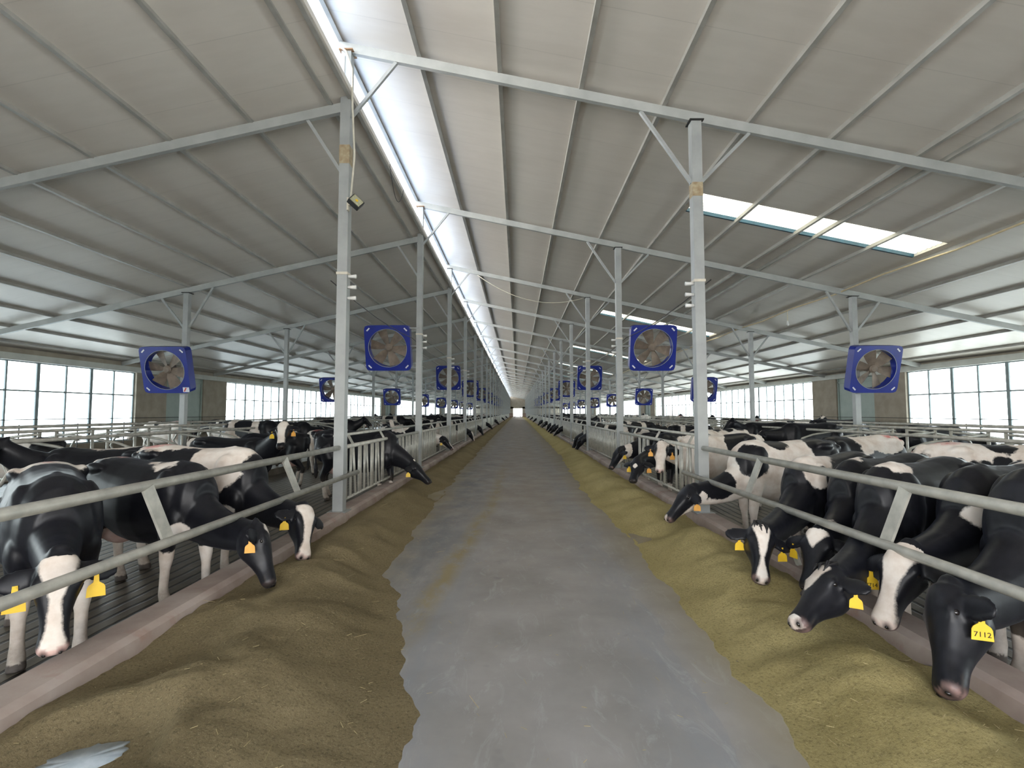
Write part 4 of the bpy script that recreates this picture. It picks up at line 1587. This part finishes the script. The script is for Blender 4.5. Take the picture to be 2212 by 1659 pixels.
world_cow('black cow with white forehead flash and pale nose tip, head angled toward the alley', GR, (3.74, 4.70), 208,
          (2.29, 3.68, .53), (1.85, 3.42, .25), (-.62, .10, .75),
          dict(blobs=[('w', (.46, .02, 1.42), (.22, .26, .15))], leg_white=.4,
               blaze=[(.0, .04, -.02), (.10, .085, -.02), (.22, .070, -.03), (.42, .045, -.03), (.55, -.03, -.03), (.86, -.05), (.93, .05), (1.05, .06)], nose_pink=.25), 1.03, .85, .05,
          tags=[(1, (-.5, -.85, 0), 'tag', .9)], under=True, forelock=True, voxel=.0145, ears=(.1, 0))
world_cow('black cow with white triangle on its forehead, half hidden behind a lower head', GR, (3.86, 5.30), 208,
          (2.70, 4.52, .62), (2.43, 4.26, .20), (-.75, -.62, .2),
          dict(blobs=[('w', (.5, 0, 1.40), (.10, .12, .06)), ('w', 'n0.9', (.12, .10, .07), (0, 0, .13))], leg_white=.4,
               blaze=[(.0, .07), (.08, .09), (.20, .055), (.36, .01), (.45, -.05), (1.05, -.05)], nose='b', nose_pink=0), 1.02, .85, .06,
          tags=[(-1, (-.9, -.3, 0))], under=True, voxel=.0155)
world_cow('cow with narrow white blaze facing the viewer, ears spread, two yellow tags', GR, (3.66, 5.88), 211,
          (2.28, 4.76, .60), (2.11, 4.40, .22), (-.14, -.93, .32),
          dict(blobs=[('w', (.44, 0, 1.36), (.36, .34, .14)), ('w', (.62, .12, 1.18), (.12, .22, .16)), ('w', (-.7, 0, 1.35), (.15, .2, .1))], leg_white=.5,
               blaze=[(-.01, .05), (.06, .075), (.22, .062), (.40, .036), (.6, .016), (.72, .022), (.88, .045), (1.05, .05)], nose_pink=.3), 1.0, .86, .06,
          tags=[(1, CAMV), (-1, CAMV)], under=True, forelock=True, voxel=.0155)
world_cow('white-bodied cow with a round black back spot and black head reaching left', GR, (3.90, 7.38), 194,
          (2.42, 6.95, .64), (2.07, 6.86, .26), (-.72, -.1, .68),
          dict(base='w', head='b', blobs=[('b', (.18, .12, 1.36), (.17, .16, .14)), ('b', (.66, .25, 1.14), (.24, .22, .26)), ('b', (-.62, 0, 1.2), (.38, .5, .5)), ('b', 'n0.72', (.30, .26, .22), (0, 0, .06)),
                                          ('b', 'n0.95', (.2, .2, .2))], leg_white=.6, jaw_white=.085, nose_pink=.3,
               blaze=[(.8, -.05), (.92, .03), (1.05, .04)]), 1.06, 1.0, .06,
          tags=[(1, (-.1, -1, 0), 'tag_orange')], under=True, voxel=.017, ears=(.3, 0))
# ---- right headlocks
world_cow('black cow with white forehead diamond, head lowered through the first right headlock bay', GR, (3.50, 10.62), 216,
          (2.36, 9.72, .78), (2.10, 9.28, .30), (-.5, -.80, .35),
          dict(blobs=[('w', (.2, .2, 1.1), (.25, .2, .2))], leg_white=.4, blaze=[(.28, -.04), (.34, .02), (.42, .045), (.5, .01), (.56, -.05), (1.05, -.05)], nose='b', nose_pink=0), 1.05, .95, .05,
          tags=[(1, CAMV, 'tag_orange'), (-1, CAMV)], voxel=.019)
world_cow('pale-faced cow standing upright behind the first right headlock bars, black ears, orange tags', GR, (3.86, 9.60), 192,
          (2.68, 9.30, 1.10), (2.56, 9.02, .62), (-.10, -.92, .4),
          dict(base='w', head='w', blobs=[('b', 'n0.95', (.14, .30, .2)), ('b', (-.3, .2, 1.2), (.3, .3, .3))],
               head_blobs=[('b', .25, .105, 0, .12, .05, .10), ('b', .25, -.105, 0, .12, .05, .10)], leg_white=.4, nose_pink=.7), 1.05, .95, .05,
          tags=[(1, CAMV, 'tag_orange'), (-1, CAMV, 'tag_orange')], voxel=.019)
world_cow('black cow with white lower jaw, head in the feed below the second right post', GR, (3.62, 12.1), 194,
          (2.40, 11.70, .82), (2.08, 11.45, .30), (-.75, -.2, .6),
          dict(blobs=[('w', 'n0.7', (.10, .25, .22)), ('w', (-.2, 0, 1.3), (.3, .4, .2))], leg_white=.4, jaw_white=.085, nose='b'), 1.0, 1.0, .05, tags=[(1, CAMV)], voxel=.021)
# ---- right pen, behind
world_cow('white-backed cow with black front and red paint marks on its rump', GR, (5.85, 8.65), 196,
          (4.75, 8.25, 1.0), (4.45, 8.15, .6), (-.7, -.2, .6),
          dict(blobs=[('w', (-.35, .02, 1.30), (.62, .42, .26)), ('w', (.05, .1, 1.15), (.15, .3, .1))], leg_white=.4, nose='b',
               paint=[((-.55, .12, 1.36), (.12, .13, .08)), ((-.80, .05, 1.33), (.12, .16, .08))]), 1.06, 1.0, .05, tags=[(1, (-.3, -.9, 0))], voxel=.02)
world_cow('cream white cow with black blotches, rump toward the alley, at the right edge', GR, (6.25, 6.55), -8,
          (7.3, 6.2, 1.35), (7.62, 6.1, .95), (.6, -.3, .7),
          dict(base='w', head='w', blobs=[('b', (-.05, -.12, 1.36), (.18, .20, .13)), ('b', (-.14, -.28, 1.12), (.12, .16, .11)), ('b', (.08, -.28, 1.05), (.09, .14, .14)), ('b', (-.42, -.29, 1.12), (.07, .08, .06)), ('b', (-.30, -.29, 1.13), (.06, .08, .055)),
                                          ('b', (-.84, -.05, 1.18), (.05, .1, .09))], leg_white=.6, paint=[((-.6, 0, 1.38), (.18, .16, .05))]), 1.06, 1.0, .05, voxel=.02)
world_cow('white cow with small black spots along its back, behind the first right post', GR, (5.3, 13.35), 188,
          (4.1, 13.05, .95), (3.82, 12.95, .55), (-.7, -.2, .6),
          dict(base='w', head='b', blobs=[('b', (.45, .1, 1.36), (.16, .2, .12)), ('b', (.0, .1, 1.36), (.11, .15, .08)), ('b', (-.3, .1, 1.36), (.13, .15, .08)), ('b', (-.6, 0, 1.36), (.14, .2, .1))], leg_white=.6), 1.03, 1.0, .05, voxel=.024)

# ---- the rest of the herd: a few built animals, copied along both pens
random.seed(11)
POSES = {
    'reach': Cow((1.27, -.03, .80), (1.60, -.08, .40), (.7, 0, .7), 1.0, .05),
    'reach_low': Cow((1.24, -.1, .78), (1.42, -.2, .32), (.8, -.4, .4), 1.0, .05),
    'stand': Cow((1.16, .05, 1.45), (1.50, .12, 1.10), (.6, .0, .8), 1.0, .05),
    'walk': Cow((1.22, -.1, 1.10), (1.55, -.18, .72), (.6, -.1, .8), 1.0, .10),
}
COATS = {
    'black': (dict(blobs=[('w', (.1, 0, .6), (.4, .3, .1))], leg_white=.35, blaze=[(.0, .02), (.1, .03), (.25, -.03), (1.05, -.03)], nose='b'), 'black cow'),
    'pied': (dict(base='w', head='b', blobs=[('b', (.62, 0, 1.2), (.36, .5, .4)), ('b', (-.1, .18, 1.1), (.3, .3, .35)), ('b', (-.15, -.2, 1.15), (.26, .3, .3)), ('b', (-.75, 0, 1.2), (.2, .4, .4)), ('b', 'n0.6', (.4, .4, .4)), ('b', 'n0.95', (.3, .3, .3))],
                   leg_white=.6, blaze=[(-.04, .05), (.1, .07), (.3, .05), (.6, .03), (.9, .05), (1.05, .06)]), 'black and white cow'),
    'pale': (dict(base='w', head='w', blobs=[('b', (.2, .15, 1.3), (.12, .2, .12)), ('b', (-.4, -.15, 1.25), (.2, .2, .15)), ('b', 'n0.8', (.2, .3, .3))], leg_white=.6, paint=[((-.5, 0, 1.36), (.2, .2, .07))],
                   head_blobs=[('b', .3, .1, 0, .14, .05, .12), ('b', .3, -.1, 0, .14, .05, .12)]), 'mostly white cow'),
}
LIB = {}


def lib(pose, coat):
    if (pose, coat) not in LIB:
        me = POSES[pose].build(.032)
        POSES[pose].paint(me, COATS[coat][0])
        LIB[(pose, coat)] = me
    return LIB[(pose, coat)]


def herd(pose, coat, x, y, heading, label, group, sc=1.0, z=-0.15):
    o = bpy.data.objects.new('cow', lib(pose, coat))
    COL.objects.link(o)
    o.location = (x, y, z)
    o.rotation_euler = (0, 0, math.radians(heading))
    o.scale = (sc,) * 3
    return tag(o, label, 'cow', group)


def desc(coat, what):
    return COATS[coat][1] + ' ' + what


taken = []
# heads through the fence farther along, where the photograph shows them
for side, x, hd, spots in (('left', XL, 0, [(26.6, 'pied', 'reach_low'), (33.5, 'black', 'reach_low'), (42.4, 'black', 'reach'), (58, 'black', 'reach'), (60.4, 'pied', 'reach_low'), (84, 'black', 'reach'), (111, 'pied', 'reach')]),
                           ('right', XR, 180, [(20.2, 'pied', 'reach_low'), (21.3, 'black', 'reach_low'), (30.6, 'pied', 'reach'), (33.8, 'black', 'reach'), (36.3, 'pied', 'reach'), (41, 'black', 'reach_low'), (46, 'pied', 'reach'), (47.5, 'black', 'reach'), (54.4, 'black', 'reach'), (57, 'pied', 'reach_low'), (72, 'black', 'reach'), (90, 'pied', 'reach'), (114, 'black', 'reach')])):
    sgx = -1 if side == 'left' else 1
    taken += [(x + sgx * 1.02, q[0]) for q in spots]
    for i, (y, ct, ps) in enumerate(spots):
        near = i < 6
        lab = desc(ct, 'through the %s feed fence, %s head beyond the near bays' % (side, ORD[i])) if near else desc(ct, 'feeding far down the %s feed fence' % side)
        herd(ps, ct, x + sgx * 1.02, y, hd + random.uniform(-6, 6), lab, 'cows feeding far along the %s fence' % side)
taken += [(-5.55, 9.6), (-5.75, 6.85), (-9.6, 9.3), (-3.5, 10.6), (-3.75, 17.2), (5.85, 8.65), (6.25, 6.55), (5.3, 13.35), (4.1, 10.45), (3.65, 11.9)]
count = {}
for side, sgx in (('left', -1), ('right', 1)):
    n = 0
    tries = 0
    while n < 34 and tries < 4000:
        tries += 1
        y = 10 + 74 * random.random() ** 1.5
        zone = random.random()
        if zone < .55:
            x = sgx * random.uniform(4.3, 6.6)
            hd = random.choice([0, 180, 90, 270]) + random.uniform(-25, 25)
        else:
            x = sgx * random.choice([7.95 + .2, 10.55, 12.6])
            hd = (180 if abs(x) < 9 else 0) + random.uniform(-4, 4)
            if sgx < 0:
                hd += 180
            y = 5.41 + 1.22 * round((y - 5.41) / 1.22)
        if any(math.hypot((x - a) * .8, y - b) < 1.75 for a, b in taken):
            continue
        taken.append((x, y))
        ct = random.choices(['black', 'pied', 'pale'], [.42, .30, .28])[0]
        ps = random.choice(['stand', 'walk', 'walk'])
        where = 'loose in the %s pen' % side if abs(x) < 7 else 'among the %s stall dividers' % side
        far = 'beyond the sixth post' if y > 40 else ('before the sixth post' if y > 19 else 'near the second post')
        herd(ps, ct, x, y, hd, desc(ct, where + ' ' + far), 'herd of the %s pen' % side, random.uniform(.96, 1.05), 0.04 if abs(x) > 7.2 else -0.15)
        n += 1
